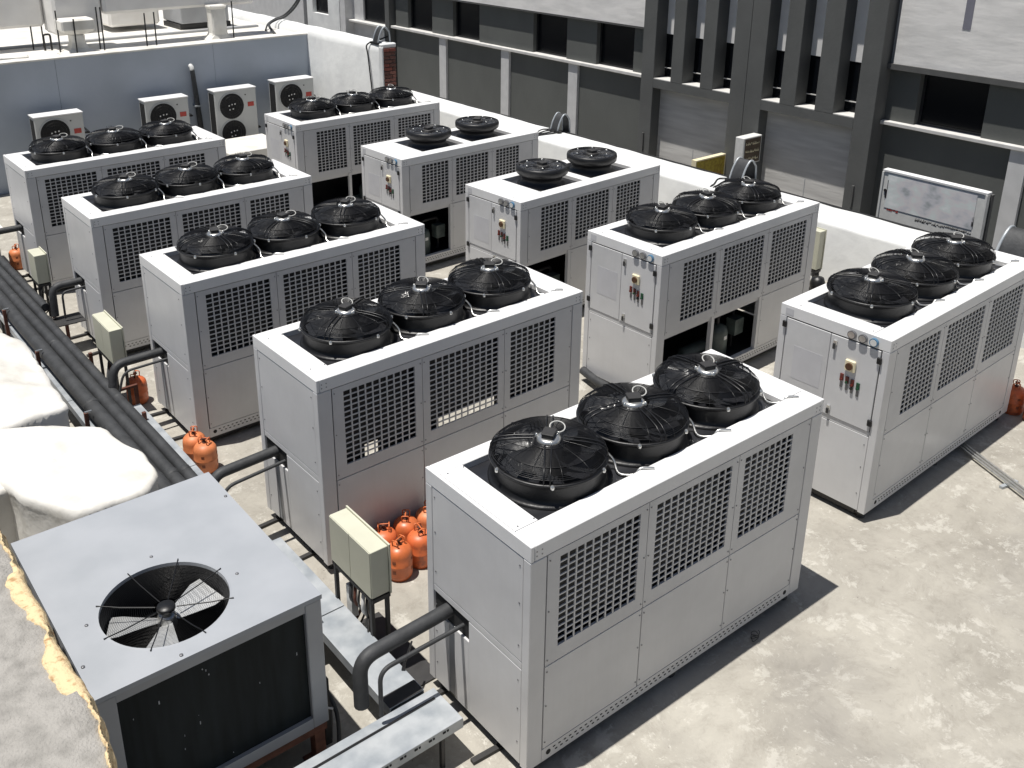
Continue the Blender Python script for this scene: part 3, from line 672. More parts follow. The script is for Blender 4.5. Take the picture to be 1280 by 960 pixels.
# pipe supports
for i, (y, lab) in enumerate(((5.9, 'rusty pipe support post nearest the white coated mound'), (7.75, 'rusty pipe support post midway along the long pipe run'), (9.3, 'rusty pipe support post farthest along the long pipe run'))):
    t = thing('pipe_support', lab, 'pipe support', (-1.12, y, 0), group='pipe supports under the long run')
    put('post', shared('ps', lambda: MB().box(-.02, .02, -.02, .02, 0, .70).mesh('post', M['rust'])), t)
    put('post', shared('ps2', lambda: MB().box(-.02, .02, -.02, .02, 0, .50).mesh('post', M['rust'])), t, (.60, 0, 0))
    put('crossbar', shared('psb', lambda: MB().box(-.02, .62, -.021, .019, .355, .378).mesh('crossbar', M['rust'])), t)
    put('clamp_bolt', shared('psc', lambda: MB().box(-.012, .06, -.012, .012, .69, .715).mesh('clamp_bolt', M['steel'])), t)
t = thing('pipe_stand', 'small black stand with flat plate under the fourth chiller pipe', 'stand', (-.42, 9.12, 0))
simple('plate', [(-.22, .22, -.17, .17, .42, .432)], M['seal'], t); simple('post', [(-.02, .02, -.02, .02, 0, .42)], M['rust'], t); simple('foot_plate', [(-.08, .08, -.08, .08, 0, .01)], M['seal'], t)
t = thing('angle_bracket', 'rusty angle bracket in front of the orange cylinder by the third chiller', 'bracket', (-.36, 6.62, 0))
simple('post', [(-.02, .02, -.02, .02, 0, .46)], M['rust'], t); simple('arm', [(-.18, .0195, -.021, .015, .461, .49)], M['rust'], t)

# junction boxes on stands
def jbox_thing(label, x, y, z0, z1, wx, wy, doors=True, rz=0.0):
    t = thing('junction_box', label, 'electrical box', (x, y, 0), rz, 'beige junction boxes on black stands')
    put('cabinet', MB().box(0, wx-.012, 0, wy, z0, z1).mesh('cabinet', M['beige']), t, bevel=.004)
    put('back_plate', MB().box(wx-.010, wx+.004, -.012, wy+.012, z0-.012, z1+.012).mesh('back_plate', M['beige']), t)
    if doors:
        put('door', MB().box(-.006, -.001, .006, wy/2-.003, z0+.006, z1-.006).mesh('door', M['beige']), t)
        put('door', MB().box(-.006, -.001, wy/2+.003, wy-.006, z0+.006, z1-.006).mesh('door', M['beige']), t)
    for (lx, ly) in ((.0, .02), (wx-.03, .02), (.0, wy-.05), (wx-.03, wy-.05)):
        put('leg', MB().box(lx, lx+.03, ly, ly+.03, 0, z0-.013).mesh('leg', M['seal']), t)
    put('crossbar', MB().box(.002, wx-.002, .0, wy, z0-.05, z0-.0135).mesh('crossbar', M['seal']), t)
    for k in range(6):
        y0 = wy*(.2+.1*k); a = random.uniform(-.12, .12)
        cols = ['black', 'black', 'label_white', 'black', 'rust', 'foam'][k]
        put('cable', MB().tube(smooth_path([(wx*.5, y0, z0-.01), (wx*.3+a*.5, y0+a, z0*.72), (wx*.4-a, y0-a, z0*.38), (wx*.2+a, y0+.1, .05), (wx*.1, y0+.2, .02)], 5), .009+.004*(k % 3), 6).mesh('cable', M[cols]), t)
    return t
j = jbox_thing('beige junction box with two doors on black legs beside the nearest chiller', -.31, 1.49, .77, 1.20, .17, .62)
simple('terminal_block', [(.05, .11, .42, .50, .28, .58)], M['label_white'], j)
simple('base_plate', [(-.05, .42, -.30, .62, .004, .016)], M['seal'], j)
jbox_thing('beige junction box on black legs between the third and fourth chillers', -.50, 6.85, .69, 1.12, .15, .62)
jbox_thing('narrow beige junction box beyond the fourth chiller of the left row', -.50, 10.0, .68, 1.10, .17, .34, doors=False)
jbox_thing('narrow beige junction box standing behind the chiller with open bays', 8.47, 3.55, .74, 1.32, .13, .26, doors=False)
o = put('black_valve', MB().lathe([(.05, 0), (.05, .55), (.10, .58), (.11, .66), (.08, .74), (.0, .76)], seg=16).mesh('black_valve', M['black']), loc=(8.25, 3.36, 0)); tag(o, 'upright black valve standing behind the chiller with open bays', 'valve')

# gas cylinders
def cyl_meshes(m_):
    body = MB().lathe([(.0, .012), (.10, .012), (.121, .03), (.124, .06), (.124, .145), (.127, .150), (.127, .162), (.124, .167), (.124, .25), (.118, .285), (.095, .315), (.055, .333), (.0, .338)], seg=28)
    body.lathe([(.10, 0), (.105, 0), (.105, .02), (.10, .02)], seg=24)
    return body.mesh('cylinder_body', M[m_])
def cyl_handle():
    m = MB()
    for sx in (-1, 1):
        m.tube(bend_path([(sx*.045, -.03, .325), (sx*.052, -.035, .40), (sx*.052, .035, .40), (sx*.045, .03, .325)], .02, 3), .006, 6)
    m.tube([(-.052, 0, .40), (.052, 0, .40)], .006, 6)
    return m.mesh('handle', M['orange'])
def cyl_valve():
    m = MB(); m.lathe([(.022, .334), (.022, .352), (.012, .355), (.012, .385), (.022, .388), (.022, .398), (0, .40)], seg=10); m.tube([(0, 0, .37), (.045, .0, .37)], .008, 6)
    return m.mesh('valve', M['rust'])
def cyl_print():
    m = MB()
    for k in range(4):
        a0 = k*pi/2+.2
        for j, (zz, h) in enumerate(((.205, .03), (.095, .035))):
            for i in range(3):
                a = a0+i*.09; r = .1262
                m.add([(r*cos(a), r*sin(a), zz), (r*cos(a+.07), r*sin(a+.07), zz), (r*cos(a+.07), r*sin(a+.07), zz+h), (r*cos(a), r*sin(a), zz+h)], [(0, 1, 2, 3)])
    return m.mesh('printed_label', M['orange_dark'])
CM = [[cyl_meshes('orange'), cyl_meshes('orange2'), cyl_meshes('orange3')], cyl_handle(), cyl_valve(), cyl_print()]
def cylinder(label, x, y, rz, z=0, group=None):
    t = thing('gas_cylinder', label, 'gas cylinder', (x, y, z), rz, group)
    put('cylinder_body', CM[0][int(rz*10) % 3], t)
    put('handle', CM[1], t); put('valve', CM[2], t); put('printed_label', CM[3], t, kind='stuff')
    return t
G6 = 'orange refrigerant cylinders clustered between the two nearest chillers'
cylinder('orange cylinder right behind the beige junction box, front left of the cluster', .535, 2.425, .3, group=G6)
cylinder('orange cylinder front right of the cluster, half hidden by the nearest chiller', .79, 2.455, 1.4, group=G6)
cylinder('orange cylinder back left of the cluster, just above the beige box edge', .545, 2.69, 2.6, group=G6)
cylinder('paler orange cylinder in the middle of the back of the cluster', .80, 2.705, .9, group=G6)
cylinder('orange cylinder farthest right at the back of the cluster against the chiller edge', 1.05, 2.70, 4.0, group=G6)
cylinder('orange cylinder standing by the third chiller behind a rusty bracket', -.21, 7.09, .8)
cylinder('front one of the two orange cylinders before the third chiller', -.155, 5.155, 2.2, group='pair of orange cylinders before the third chiller')
cylinder('rear one of the two orange cylinders before the third chiller', -.175, 5.40, 1.0, group='pair of orange cylinders before the third chiller')
cylinder('orange cylinder in shade at the left edge beyond the farthest left chiller', -.17, 12.75, 1.0, z=.0)
cylinder('orange cylinder at the right edge beside the chiller corner', 8.02, .42, .5, group='orange cylinders at the right edge')
cylinder('rust-stained orange cylinder at the right edge in front of its neighbour', 7.98, .14, 2.1, group='orange cylinders at the right edge')

# steel conduits on the roof, right
t = thing('steel_conduits', 'bundle of three steel conduits lying on the roof at the right edge', 'conduit', (6.72, .45, 0))
dv = Vector((-.52, -1.15, 0))
for k in range(3):
    off = Vector((.045*k, -.012*k, 0))
    put('conduit', MB().tube([tuple(Vector((0, 0, .045))+off), tuple(Vector((0, 0, .045))+off+dv*2.6)], .014, 8).mesh('conduit', M['steel']), t)
put('clamp_bar', MB().box(-.09, .16, -.02, .02, .004, .03).mesh('clamp_bar', M['galv']), t, tuple(dv*.66), rz=-.2)

# ================================================================ GREY CONDENSER (foreground)
def condenser():
    t = thing('rooftop_condenser', 'large grey condenser with one round fan in its lid, lower left corner', 'condenser', (-2.49, .99, 0))
    Wc, Lc, Hc = 1.495, 1.84, 1.5; z0 = .40
    # lid with round hole
    mb = MB(); cx, cy, r = .64, .555+.0, .42; n = 64
    cx, cy = -1.85+2.49, 1.54-.99; outer = []
    corners = [(-.005, -.005), (Wc+.005, -.005), (Wc+.005, Lc+.005), (-.005, Lc+.005)]
    def edgept(a):
        dx, dy = cos(a), sin(a); tt = 1e9
        if dx > 1e-9: tt = min(tt, (corners[1][0]-cx)/dx)
        if dx < -1e-9: tt = min(tt, (corners[0][0]-cx)/dx)
        if dy > 1e-9: tt = min(tt, (corners[2][1]-cy)/dy)
        if dy < -1e-9: tt = min(tt, (corners[0][1]-cy)/dy)
        return (cx+dx*tt, cy+dy*tt)
    angs = sorted(set([2*pi*k/n for k in range(n)]+[math.atan2(c[1]-cy, c[0]-cx) % (2*pi) for c in corners])); n = len(angs)
    inn = [(cx+r*cos(a), cy+r*sin(a), Hc) for a in angs]; out = [(*edgept(a), Hc) for a in angs]
    low = [(p[0], p[1], Hc-.035) for p in out]; il = [(cx+(r-.006)*cos(a), cy+(r-.006)*sin(a), Hc-.022) for a in angs]
    lip = [(cx+(r-.004)*cos(a), cy+(r-.004)*sin(a), Hc+.006) for a in angs]; lip0 = [(cx+(r+.012)*cos(a), cy+(r+.012)*sin(a), Hc+.004) for a in angs]
    vs = out+lip0+lip+il+low
    fs = []
    for k in range(n):
        q = (k+1) % n
        fs += [(k, q, n+q, n+k), (n+k, n+q, 2*n+q, 2*n+k), (2*n+k, 2*n+q, 3*n+q, 3*n+k), (4*n+k, 4*n+q, q, k)]
    mb.add(vs, fs); put('lid', mb.mesh('lid', M['condtop']), t)
    sw = MB(); sw.lathe([(r-.007, Hc-.021), (r-.02, Hc-.10), (r-.03, Hc-.22), (r-.02, Hc-.36)], cx, cy, 48); put('fan_throat', sw.mesh('fan_throat', M['dark']), t)
    # frame
    for (a, b) in ((0, 0), (Wc-.12, 0), (0, Lc-.12), (Wc-.12, Lc-.12)): simple('corner_post', [(a, a+.12, b, b+.12, z0, Hc-.037)], M['condside'], t, .006)
    simple('top_band', [(.121, Wc-.121, .006, .03, Hc-.10, Hc-.037), (.121, Wc-.121, Lc-.03, Lc-.006, Hc-.10, Hc-.037)], M['condside'], t)
    simple('bottom_band', [(.121, Wc-.121, .004, .05, z0, z0+.09), (.121, Wc-.121, Lc-.05, Lc-.004, z0, z0+.09)], M['condside'], t)
    put('side_panel', MB().box(Wc-.03, Wc-.008, .121, Lc-.121, z0, Hc-.037).mesh('side_panel', M['condside']), t)
    put('side_panel', MB().box(.008, .03, .121, Lc-.121, z0, Hc-.037).mesh('side_panel', M['condside']), t)
    def coil():
        m = MB(); m.box(.121, Wc-.121, .035, .06, z0+.09, Hc-.10)
        return m
    put('coil_face', coil().mesh('coil_face', M['condcoil']), t); simple('coil_face', [(.121, Wc-.121, Lc-.06, Lc-.035, z0+.09, Hc-.10)], M['condcoil'], t)
    fl = MB()
    for k in range(13):
        x = random.uniform(.2, Wc-.16); z = random.uniform(z0+.12, Hc-.14); q = random.uniform(.003, .008)
        fl.box(x, x+q, .0335, .0348, z, z+q*random.uniform(1, 4.5))
    s = put('fluff_specks', fl.mesh('fluff_specks', M['condtop']), t); s['kind'] = 'stuff'
    put('inner_floor', MB().box(.125, Wc-.125, .065, Lc-.065, z0, z0+.02).mesh('inner_floor', M['dark']), t)
    # fan
    hub = MB(); zf = Hc-.13
    hub.lathe([(0, zf+.05), (.05, zf+.05), (.062, zf+.03), (.062, zf-.05), (0, zf-.05)], cx, cy, 20); hb = put('fan_hub', hub.mesh('fan_hub', M['steel']), t)
    for k, a in enumerate((radians(17), radians(156), radians(240))):
        m = MB(); rows = []
        for i in range(9):
            rr = .055+(.375-.055)*i/8; w = .045+.085*min(1, i/6)
            tw = .42-.22*i/8
            rows.append([(rr, -w*cos(tw)+.0, zf-w*sin(tw)*.75), (rr, w*cos(tw), zf+w*sin(tw)*.75)])
        vs = []
        for rw in rows:
            for (x, y, z) in rw: vs.append((cx+x*cos(a)-y*sin(a), cy+x*sin(a)+y*cos(a), z))
        vs2 = [(x, y, z-.004) for x, y, z in vs]; nn = len(vs)
        fs = []
        for i in range(8):
            fs += [(2*i, 2*i+1, 2*i+3, 2*i+2), (nn+2*i, nn+2*i+2, nn+2*i+3, nn+2*i+1), (2*i, 2*i+2, nn+2*i+2, nn+2*i), (2*i+1, nn+2*i+1, nn+2*i+3, 2*i+3)]
        fs += [(0, nn, nn+1, 1), (16, 17, nn+17, nn+16)]
        m.add(vs+vs2, fs); put('fan_blade', m.mesh('fan_blade', M['blade']), hb)
    # guard
    g = MB()
    for i in range(1, 26):
        rr = .075+(r-.085)*i/26
        g.tube([(cx+rr*cos(2*pi*k/56), cy+rr*sin(2*pi*k/56), Hc-.035+.03*(rr/r)) for k in range(56)], .0009, 3, closed=True)
    g_ = put('guard_rings', g.mesh('guard_rings', M['wire']), t)
    g = MB()
    for k in range(8):
        a = 2*pi*k/8+.22; g.tube([(cx+.07*cos(a), cy+.07*sin(a), Hc-.03), (cx+.3*cos(a), cy+.3*sin(a), Hc-.012), (cx+(r+.025)*cos(a), cy+(r+.025)*sin(a), Hc+.011)], .0042, 5)
    put('guard_spokes', g.mesh('guard_spokes', M['wire']), g_)
    put('guard_boss', MB().lathe([(0, Hc-.02), (.058, Hc-.02), (.062, Hc-.03), (.062, Hc-.045), (0, Hc-.045)], cx, cy, 24).mesh('guard_boss', M['black']), g_)
    b = MB()
    for (x, y) in ((cx-.48, cy+.10), (cx+.10, cy+.52), (cx+.50, cy-.02), (cx-.10, cy-.52), (Wc-.03, Lc-.4), (.03, .3)):
        b.lathe([(.012, Hc), (.012, Hc+.008), (.006, Hc+.010)], x, y, 10); b.disc(x, y, Hc+.010, .006, 10)
    put('lid_bolts', b.mesh('lid_bolts', M['screw']), t)['kind'] = 'stuff'
    # stand
    simple('stand_beam', [(.0, Wc, .04, .12, z0-.10, z0-.002), (.0, Wc, Lc-.12, Lc-.04, z0-.10, z0-.002), (.02, .10, .121, Lc-.121, z0-.101, z0-.003), (Wc-.10, Wc-.02, .121, Lc-.121, z0-.101, z0-.003)], M['rust'], t)
    for (a, b2) in ((.02, .04), (Wc-.10, .04), (.02, Lc-.12), (Wc-.10, Lc-.12)): put('stand_leg', MB().box(a, a+.08, b2, b2+.08, .012, z0-.102).box(a-.05, a+.13, b2-.05, b2+.13, 0, .012).mesh('stand_leg', M['rust']), t)
    return t
condenser()
# wiring tangle between the condenser and the pipe
t = thing('isolator_wiring', 'tangle of black hoses and a blue tap between the condenser and the bent pipe', 'hoses', (-.92, 1.35, 0))
for k in range(7):
    x0 = random.uniform(-.06, .08); y0 = random.uniform(-.3, .5)
    put('hose', MB().tube(smooth_path([(x0-.05, y0+.4, .62), (x0+.02, y0+.1, .5+random.uniform(-.1, .1)), (x0+.05, y0-.1, .25), (x0-.03, y0-.25, .03)], 5), .012+.004*(k % 3), 6).mesh('hose', M['foam' if k % 2 else 'black']), t)
put('tap_handle', MB().tube([(.02, .05, .62), (.06, .08, .62)], .028, 8).mesh('tap_handle', M['blue']), t)
put('white_hose', MB().tube(smooth_path([(.03, .02, .5), (-.03, -.1, .48), (-.04, -.18, .38), (.03, -.22, .33)], 5), .008, 6).mesh('white_hose', M['label_white']), t)
simple('bracket_post', [(-.03, .02, -.2, -.15, 0, .6)], M['seal'], t)

# ================================================================ CONCRETE LEDGE (lower left)
def concrete():
    t = thing('concrete_ledge', 'rough grey concrete ledge with yellow foam sealant along its edge, lower left', 'ledge', (-6.2, -6, 0))
    mb = MB(); n = 150; y0, y1 = -6.0, 3.2; prof = []; X1 = -2.66
    for i in range(n+1):
        y = y0+(y1-y0)*i/n; e = X1+.05*noise.noise(Vector((0, y*1.6, 3)))+.025*noise.noise(Vector((2, y*7, 3)))
        zt = 2.2
        ring = [(-6.2, zt)]
        for k in range(12): xx = -5.2+(e-.05+5.2)*(k/11)**.6; ring.append((xx, zt+.018*noise.noise(Vector((xx*2.2, y*2.2, 0)))+.008*noise.noise(Vector((xx*9, y*9, 0)))))
        ring += [(e-.015, zt-.015+.012*noise.noise(Vector((5, y*9, 0)))), (e, zt-.05), (e+.01, zt-.3), (e-.01, 0)]
        prof.append([(x+6.2, y+6, z) for x, z in ring])
    k = len(prof[0]); vs = [v for p in prof for v in p]
    fs = [(i*k+j, i*k+j+1, (i+1)*k+j+1, (i+1)*k+j) for i in range(n) for j in range(k-1)]
    mb.add(vs, fs, True); mb.add(prof[-1]+[(0, 9.2, 0)], [tuple(range(k+1))]); put('ledge_body', mb.mesh('ledge_body', M['conc']), t)
    # sealant: irregular ribbon hugging the edge
    sb = MB(); n = 520; A = []
    for i in range(n+1):
        y = -2.2+(2.35+2.2)*i/n; e = X1+.05*noise.noise(Vector((0, y*1.6, 3)))+.025*noise.noise(Vector((2, y*7, 3)))
        w = .022+.014*noise.noise(Vector((7, y*17, 0)))+.010*noise.noise(Vector((7, y*48, 4)))
        for (c0, c1, amp) in ((.88, 1.60, .085), (.22, .86, .10), (-1.2, -.4, .05)):
            if c0 < y < c1:
                u = (y-c0)/(c1-c0); w += amp*min(1, 5*u, 3.2*(1-u))*(.85+.35*noise.noise(Vector((3, y*6, 0))))
        w = max(.010, w); h = .006+.004*noise.noise(Vector((1, y*19, 2)))
        A.append([(e-w-.004, 2.2-.02), (e-w, 2.2+h+.002), (e-w*.5, 2.2+h+.004+.004*noise.noise(Vector((4, y*30, 2)))), (e-.022, 2.2+h+.002), (e+.006, 2.2-.035), (e+.013, 2.2-.09+.02*noise.noise(Vector((1, y*21, 2)))), (e-.002, 2.2-.12)])
        A[-1] = [(x+6.2, y+6, z) for x, z in A[-1]]
    k = 7; sb.add([v for p in A for v in p], [(i*k+j, i*k+j+1, (i+1)*k+j+1, (i+1)*k+j) for i in range(n) for j in range(k-1)], True)
    put('foam_sealant', sb.mesh('foam_sealant', M['sealant']), t)
concrete()

# ================================================================ WHITE COATED MOUNDS
def lump(name, label, outlines, ztop, zbot, skirt, seed, dome=.10, m='membrane'):
    """coated masonry mass: outline at the crest, bulging skirt beneath, uneven wrinkled top"""
    mb = MB()
    for oi, outline in enumerate(outlines):
        pts = []; n = len(outline)
        for i in range(n):
            a = Vector(outline[i]); b = Vector(outline[(i+1) % n]); d = (b-a).length; q = max(1, int(d/.06))
            for k in range(q): pts.append(a+(b-a)*k/q)
        for _ in range(1): pts = [(pts[i-1]+pts[i]*2+pts[(i+1) % len(pts)])/4 for i in range(len(pts))]
        n = len(pts); c = sum((Vector(p) for p in pts), Vector((0, 0)))/n; rings = []
        def nz(p, s, f): return noise.noise(Vector((p.x*f+seed, p.y*f, s)))
        zt = ztop-.03*oi
        spec = [(None, skirt, zbot), (None, skirt*.95, zbot+(zt-zbot)*.2), (None, skirt*.7, zbot+(zt-zbot)*.45), (None, skirt*.45, zbot+(zt-zbot)*.7), (None, skirt*.25, zt-.12), (None, .03, zt-.05), (None, 0, zt-.012)]
        spec += [(k, 0, zt+dome*(1-k*k)) for k in (.96, .9, .82, .73, .64, .55, .46, .37, .28, .18, .08)]
        for (sc, off, z) in spec:
            ring = []
            for p in pts:
                d = (p-c); dn = d.normalized(); q = p+dn*off if sc is None else c+d*sc; kk = 1 if sc is None else .3
                fold = .045*abs(noise.noise(Vector((q.x*3.1+seed, q.y*3.1, z*.9)))) if (sc is None and z > zbot) else 0
                dz = (.04*nz(q, 1, 1.1)-.060*abs(nz(q, 2, 1.9))-.030*abs(nz(q, 3, 4.5))+.010*nz(q, 5, 12))*(.45 if sc is None else 1) if z > zbot+.01 else 0
                ring.append((q.x+dn.x*fold+.03*nz(q, z*3, 1.3)*kk, q.y+dn.y*fold+.03*nz(q, z*3+9, 1.3)*kk, z+dz))
            rings.append(ring)
        k = n
        mb.add([v for r in rings for v in r], [(i*k+j, i*k+(j+1) % k, (i+1)*k+(j+1) % k, (i+1)*k+j) for i in range(len(rings)-1) for j in range(k)], True)
        mb.add(rings[-1], [tuple(range(k))], True)
    o = put(name, mb.mesh(name, M[m])); tag(o, label, 'roof mound'); return o
lump('coated_mound', 'white coated roof mound at the left edge beside the pipe run, farther of two', [[(-1.43, 5.35), (-1.42, 5.9), (-1.40, 6.5), (-1.37, 7.1), (-1.52, 7.55), (-2.2, 7.8), (-3.2, 7.6), (-3.4, 6.2), (-3.0, 5.45), (-2.2, 5.3)]], 1.16, 0.62, .05, 3.0, .13)
o = put('mound_base', MB().box(-3.1, -1.50, 5.50, 7.3, .0, .66).mesh('mound_base', M['conc'])); tag(o, 'dark concrete plinth under the farther white mound', 'plinth')
lump('coated_mound', 'white coated roof mound behind the grey condenser, nearer of two', [[(-1.29, 3.49), (-1.15, 3.66), (-1.13, 3.85), (-1.14, 4.13), (-1.24, 4.31), (-1.27, 4.5), (-1.27, 4.64), (-1.36, 4.78), (-1.7, 5.05), (-2.0, 5.24), (-2.3, 5.2), (-2.26, 4.5), (-2.18, 4.18), (-2.15, 3.98), (-2.03, 3.73), (-1.96, 3.57), (-1.93, 3.48)], [(-1.9, 5.2), (-2.6, 5.27), (-3.3, 5.2), (-3.7, 4.8), (-3.3, 4.30), (-2.6, 4.26), (-2.15, 4.30), (-1.8, 4.6)]], 1.16, .10, .05, 11.0, .04)
o = simple('duct_flashing', [(-1.95, -1.30, 3.365, 3.385, .94, 1.10)], M['galv'], bevel=.004); tag(o, 'bent metal flashing along the near edge of the white mound', 'flashing')

# far left: slab, valve wheel
o = put('white_slab', MB().box(-1.75, -.42, 12.1, 13.6, .86, .94).box(-1.7, -.5, 12.2, 12.26, 0, .859).mesh('white_slab', M['membrane']), bevel=.01); tag(o, 'white slab on a dark support at the left edge beside the farthest chiller', 'slab')
t = thing('valve_wheel', 'grey valve handwheel at the left edge beside the pipe run', 'valve', (-.86, 12.0, .70))
put('wheel_rim', MB().tube([(.0, .11*cos(2*pi*k/20), .11*sin(2*pi*k/20)) for k in range(20)], .014, 6, closed=True).mesh('wheel_rim', M['galv']), t)
put('wheel_spokes', MB().tube([(0, -.11, 0), (0, .11, 0)], .009, 5).tube([(0, 0, -.11), (0, 0, .11)], .009, 5).tube([(0, 0, 0), (.1, 0, -.1)], .014, 6).mesh('wheel_spokes', M['galv']), t)
o = put('low_white_block', MB().box(0, 1.35, 0, 1.25, .0, .70).mesh('low_white_block', M['membrane']), loc=(4.62, 14.95, 0), bevel=.012); tag(o, 'low white slab-topped block between the two rows before the twin-fan condenser', 'block')

# ================================================================ WALL CONDENSERS
def acunit(label, x0, x1, y, z0, z1, nf):
    t = thing('split_condenser', label, 'air conditioner', (x0, y, 0), group='small split condensers by the blue-grey wall'); w = x1-x0; d = .36
    put('casing', MB().box(0, w, 0, d, z0, z1).mesh('casing', M['accase']), t, bevel=.01)
    put('top_cover', MB().box(-.012, w+.012, -.012, d+.012, z1+.001, z1+.03).mesh('top_cover', M['white']), t, bevel=.006)
    put('side_coil', MB().box(-.004, .0, .05, d-.04, z0+.05, z1-.05).mesh('side_coil', M['dark']), t)
    cx = w*.385
    for k in range(nf):
        cz = z1-.345-k*.60; r = .285
        ring = put('fan_ring', MB().cyly(cx, cz, -.014, -.001, r+.02, 36).mesh('fan_ring', M['accase']), t)
        put('fan_mouth', MB().cyly(cx, cz, -.018, -.0145, r, 36).mesh('fan_mouth', M['dark']), ring)
        g = MB()
        for i in range(1, 5):
            rr = r*i/5; g.tube([(cx+rr*cos(2*pi*q/32), -.026, cz+rr*sin(2*pi*q/32)) for q in range(32)], .0025, 3, closed=True)
        for q in range(8): g.tube([(cx, -.026, cz), (cx+r*cos(q*pi/4), -.022, cz+r*sin(q*pi/4))], .003, 3)
        put('guard', g.mesh('guard', M['black']), ring)
        dts = MB()
        for (dx, dz) in ((-.07, .02), (.0, .04), (.07, .045), (-.06, -.07), (.02, -.06)): dts.box(cx+dx-.013, cx+dx+.013, -.034, -.028, cz+dz-.014, cz+dz+.014)
        put('hub_clips', dts.mesh('hub_clips', M['label_white']), ring, kind='stuff')
    put('red_label', MB().box(w*.78, w*.93, -.006, -.001, z1-.40, z1-.30).mesh('red_label', M['redlabel']), t)
    put('badge', MB().box(w*.72, w*.75, -.006, -.001, z1-.14, z1-.115).mesh('badge', M['seal']), t)
    for lx in (.08, w-.14):
        put('leg', MB().box(lx, lx+.05, .0, d, 0, z0-.001).mesh('leg', M['seal']), t)
    put('pipe_stub', MB().tube([(w, .2, z0+.35), (w+.14, .21, z0+.34), (w+.16, .60, z0+.36)], .022, 8).mesh('pipe_stub', M['black']), t)
acunit('small white condenser with one fan, leftmost along the blue-grey wall', 1.32, 2.26, 16.6, .80, 1.60, 1)
acunit('small white condenser with one fan, just left of the black riser pipe', 3.55, 4.49, 16.6, .84, 1.64, 1)
acunit('tall white condenser with two stacked fans by the blue-grey wall', 5.10, 6.08, 16.6, .36, 1.66, 2)
acunit('small white condenser with one fan in the corner beside the tall white wall', 6.58, 7.55, 16.6, .90, 1.70, 1)
t = thing('riser_pipe', 'black insulated riser pipe with pale cap on the blue-grey wall', 'pipe', (4.92, 17.2, 0))
put('pipe_run', MB().tube([(0.05, 0, 0), (.04, 0, .8), (0, 0, 1.6), (-.03, 0, 2.12)], [.06, .06, .055, .05], 12).mesh('pipe_run', M['foam']), t)
put('pipe_cap', MB().tube([(-.03, .0, 2.10), (-.035, .0, 2.16), (-.04, .06, 2.19)], .052, 10).mesh('pipe_cap', M['label_white']), t)
put('pipe_clamp', MB().box(-.06, .08, -.065, .09, 1.28, 1.31).mesh('pipe_clamp', M['galv']), t)

# ================================================================ UPPER ROOF FURNITURE
def pillar(label, x, y, cap=True):
    t = thing('coated_pillar', label, 'pillar', (x, y, 2.575))
    def sec(prof, nm):
        mb = MB(); rows = []
        for (hx, hy, z) in prof: rows.append([(-hx, -hy, z), (hx, -hy, z), (hx, hy, z), (-hx, hy, z)])
        vs = [v for r in rows for v in r]
        mb.add(vs, [(i*4+j, i*4+(j+1) % 4, (i+1)*4+(j+1) % 4, (i+1)*4+j) for i in range(len(rows)-1) for j in range(4)]+[(0, 3, 2, 1), tuple(range(len(vs)-4, len(vs)))])
        return put(nm, mb.mesh(nm, M['membrane']), t, bevel=.03)
    if cap:
        sec([(.40, .30, 0), (.36, .26, .04), (.18, .18, .14), (.135, .15, .25), (.14, .15, .42)], 'pillar_stem')
        sec([(.14, .15, .421), (.30, .22, .47), (.34, .26, .52), (.34, .26, .70), (.31, .24, .735)], 'pillar_cap')
    else: sec([(.34, .26, 0), (.28, .2, .05), (.18, .17, .13), (.17, .16, .70), (.22, .2, .78)], 'pillar_stem')
pillar('mushroom-shaped white coated pillar on the upper roof', 2.74, 17.95)
pillar('white coated pillar under the right end of the raised duct', 5.93, 18.05, False)
def duct(label, boxes, cat='duct', m='ductcoat', name='raised_duct', bevel=.06):
    mb = MB()
    for b in boxes: mb.box(*b)
    o = put(name, mb.mesh(name, M[m]), bevel=bevel); tag(o, label, cat); return o
duct('large grey-white raised duct at the top left corner', [(-4, 2.42, 19.0, 19.9, 3.06, 4.3)])
duct('white coated raised duct end behind the mushroom pillar', [(2.44, 3.45, 18.3, 19.2, 2.92, 4.4)])
duct('long white raised duct along the top left of the view', [(3.47, 7.0, 18.25, 18.85, 3.30, 4.6)])
duct('pale low duct on the upper roof behind the thin rods', [(4.3, 5.55, 20.6, 22.5, 2.70, 3.5)])
t = thing('grey_cabinet', 'grey metal plant cabinet with a dark opening on the upper roof', 'cabinet', (5.85, 20.0, 2.58))
simple('cabinet_body', [(0, 1.25, 0, 1.2, .14, .95)], M['condside'], t, .02); simple('dark_opening', [(.78, 1.05, -.006, -.001, .42, .85)], M['dark'], t)
simple('cabinet_skid', [(-.02, 1.3, .05, 1.15, .0, .12)], M['seal'], t)
rods = [(2.12, 19.05, .9), (2.38, 19.2, .9), (2.40, 18.05, .9), (2.63, 17.66, .75), (3.20, 17.66, .95), (3.28, 18.2, .9), (4.15, 17.75, .75), (4.38, 17.80, .75), (6.25, 17.9, .85)]
names = ['leftmost', 'second from the left', 'third from the left, beside the dark tray', 'just left of the mushroom pillar', 'just right of the mushroom pillar', 'thin and right behind the mushroom cap', 'left of the pair in the middle', 'right of the pair in the middle', 'beside the right-hand pillar']
for (x, y, h), nm in zip(rods, names):
    o = put('support_rod', MB().tube([(0, 0, 0), (.01, 0, h)], .016, 6).mesh('support_rod', M['black']), loc=(x, y, 2.58)); tag(o, 'thin black support rod on the upper roof, '+nm, 'rod', 'black rods under the raised ducts')
o = put('shade_strip', MB().box(1.4, 7.6, 19.4, 19.55, 2.583, 2.63).mesh('shade_strip', M['condside'])); tag(o, 'long dark strip standing in for shade across the upper roof behind the pillars', 'painted shade')  # flat dark box in place of the shade strips on the roof
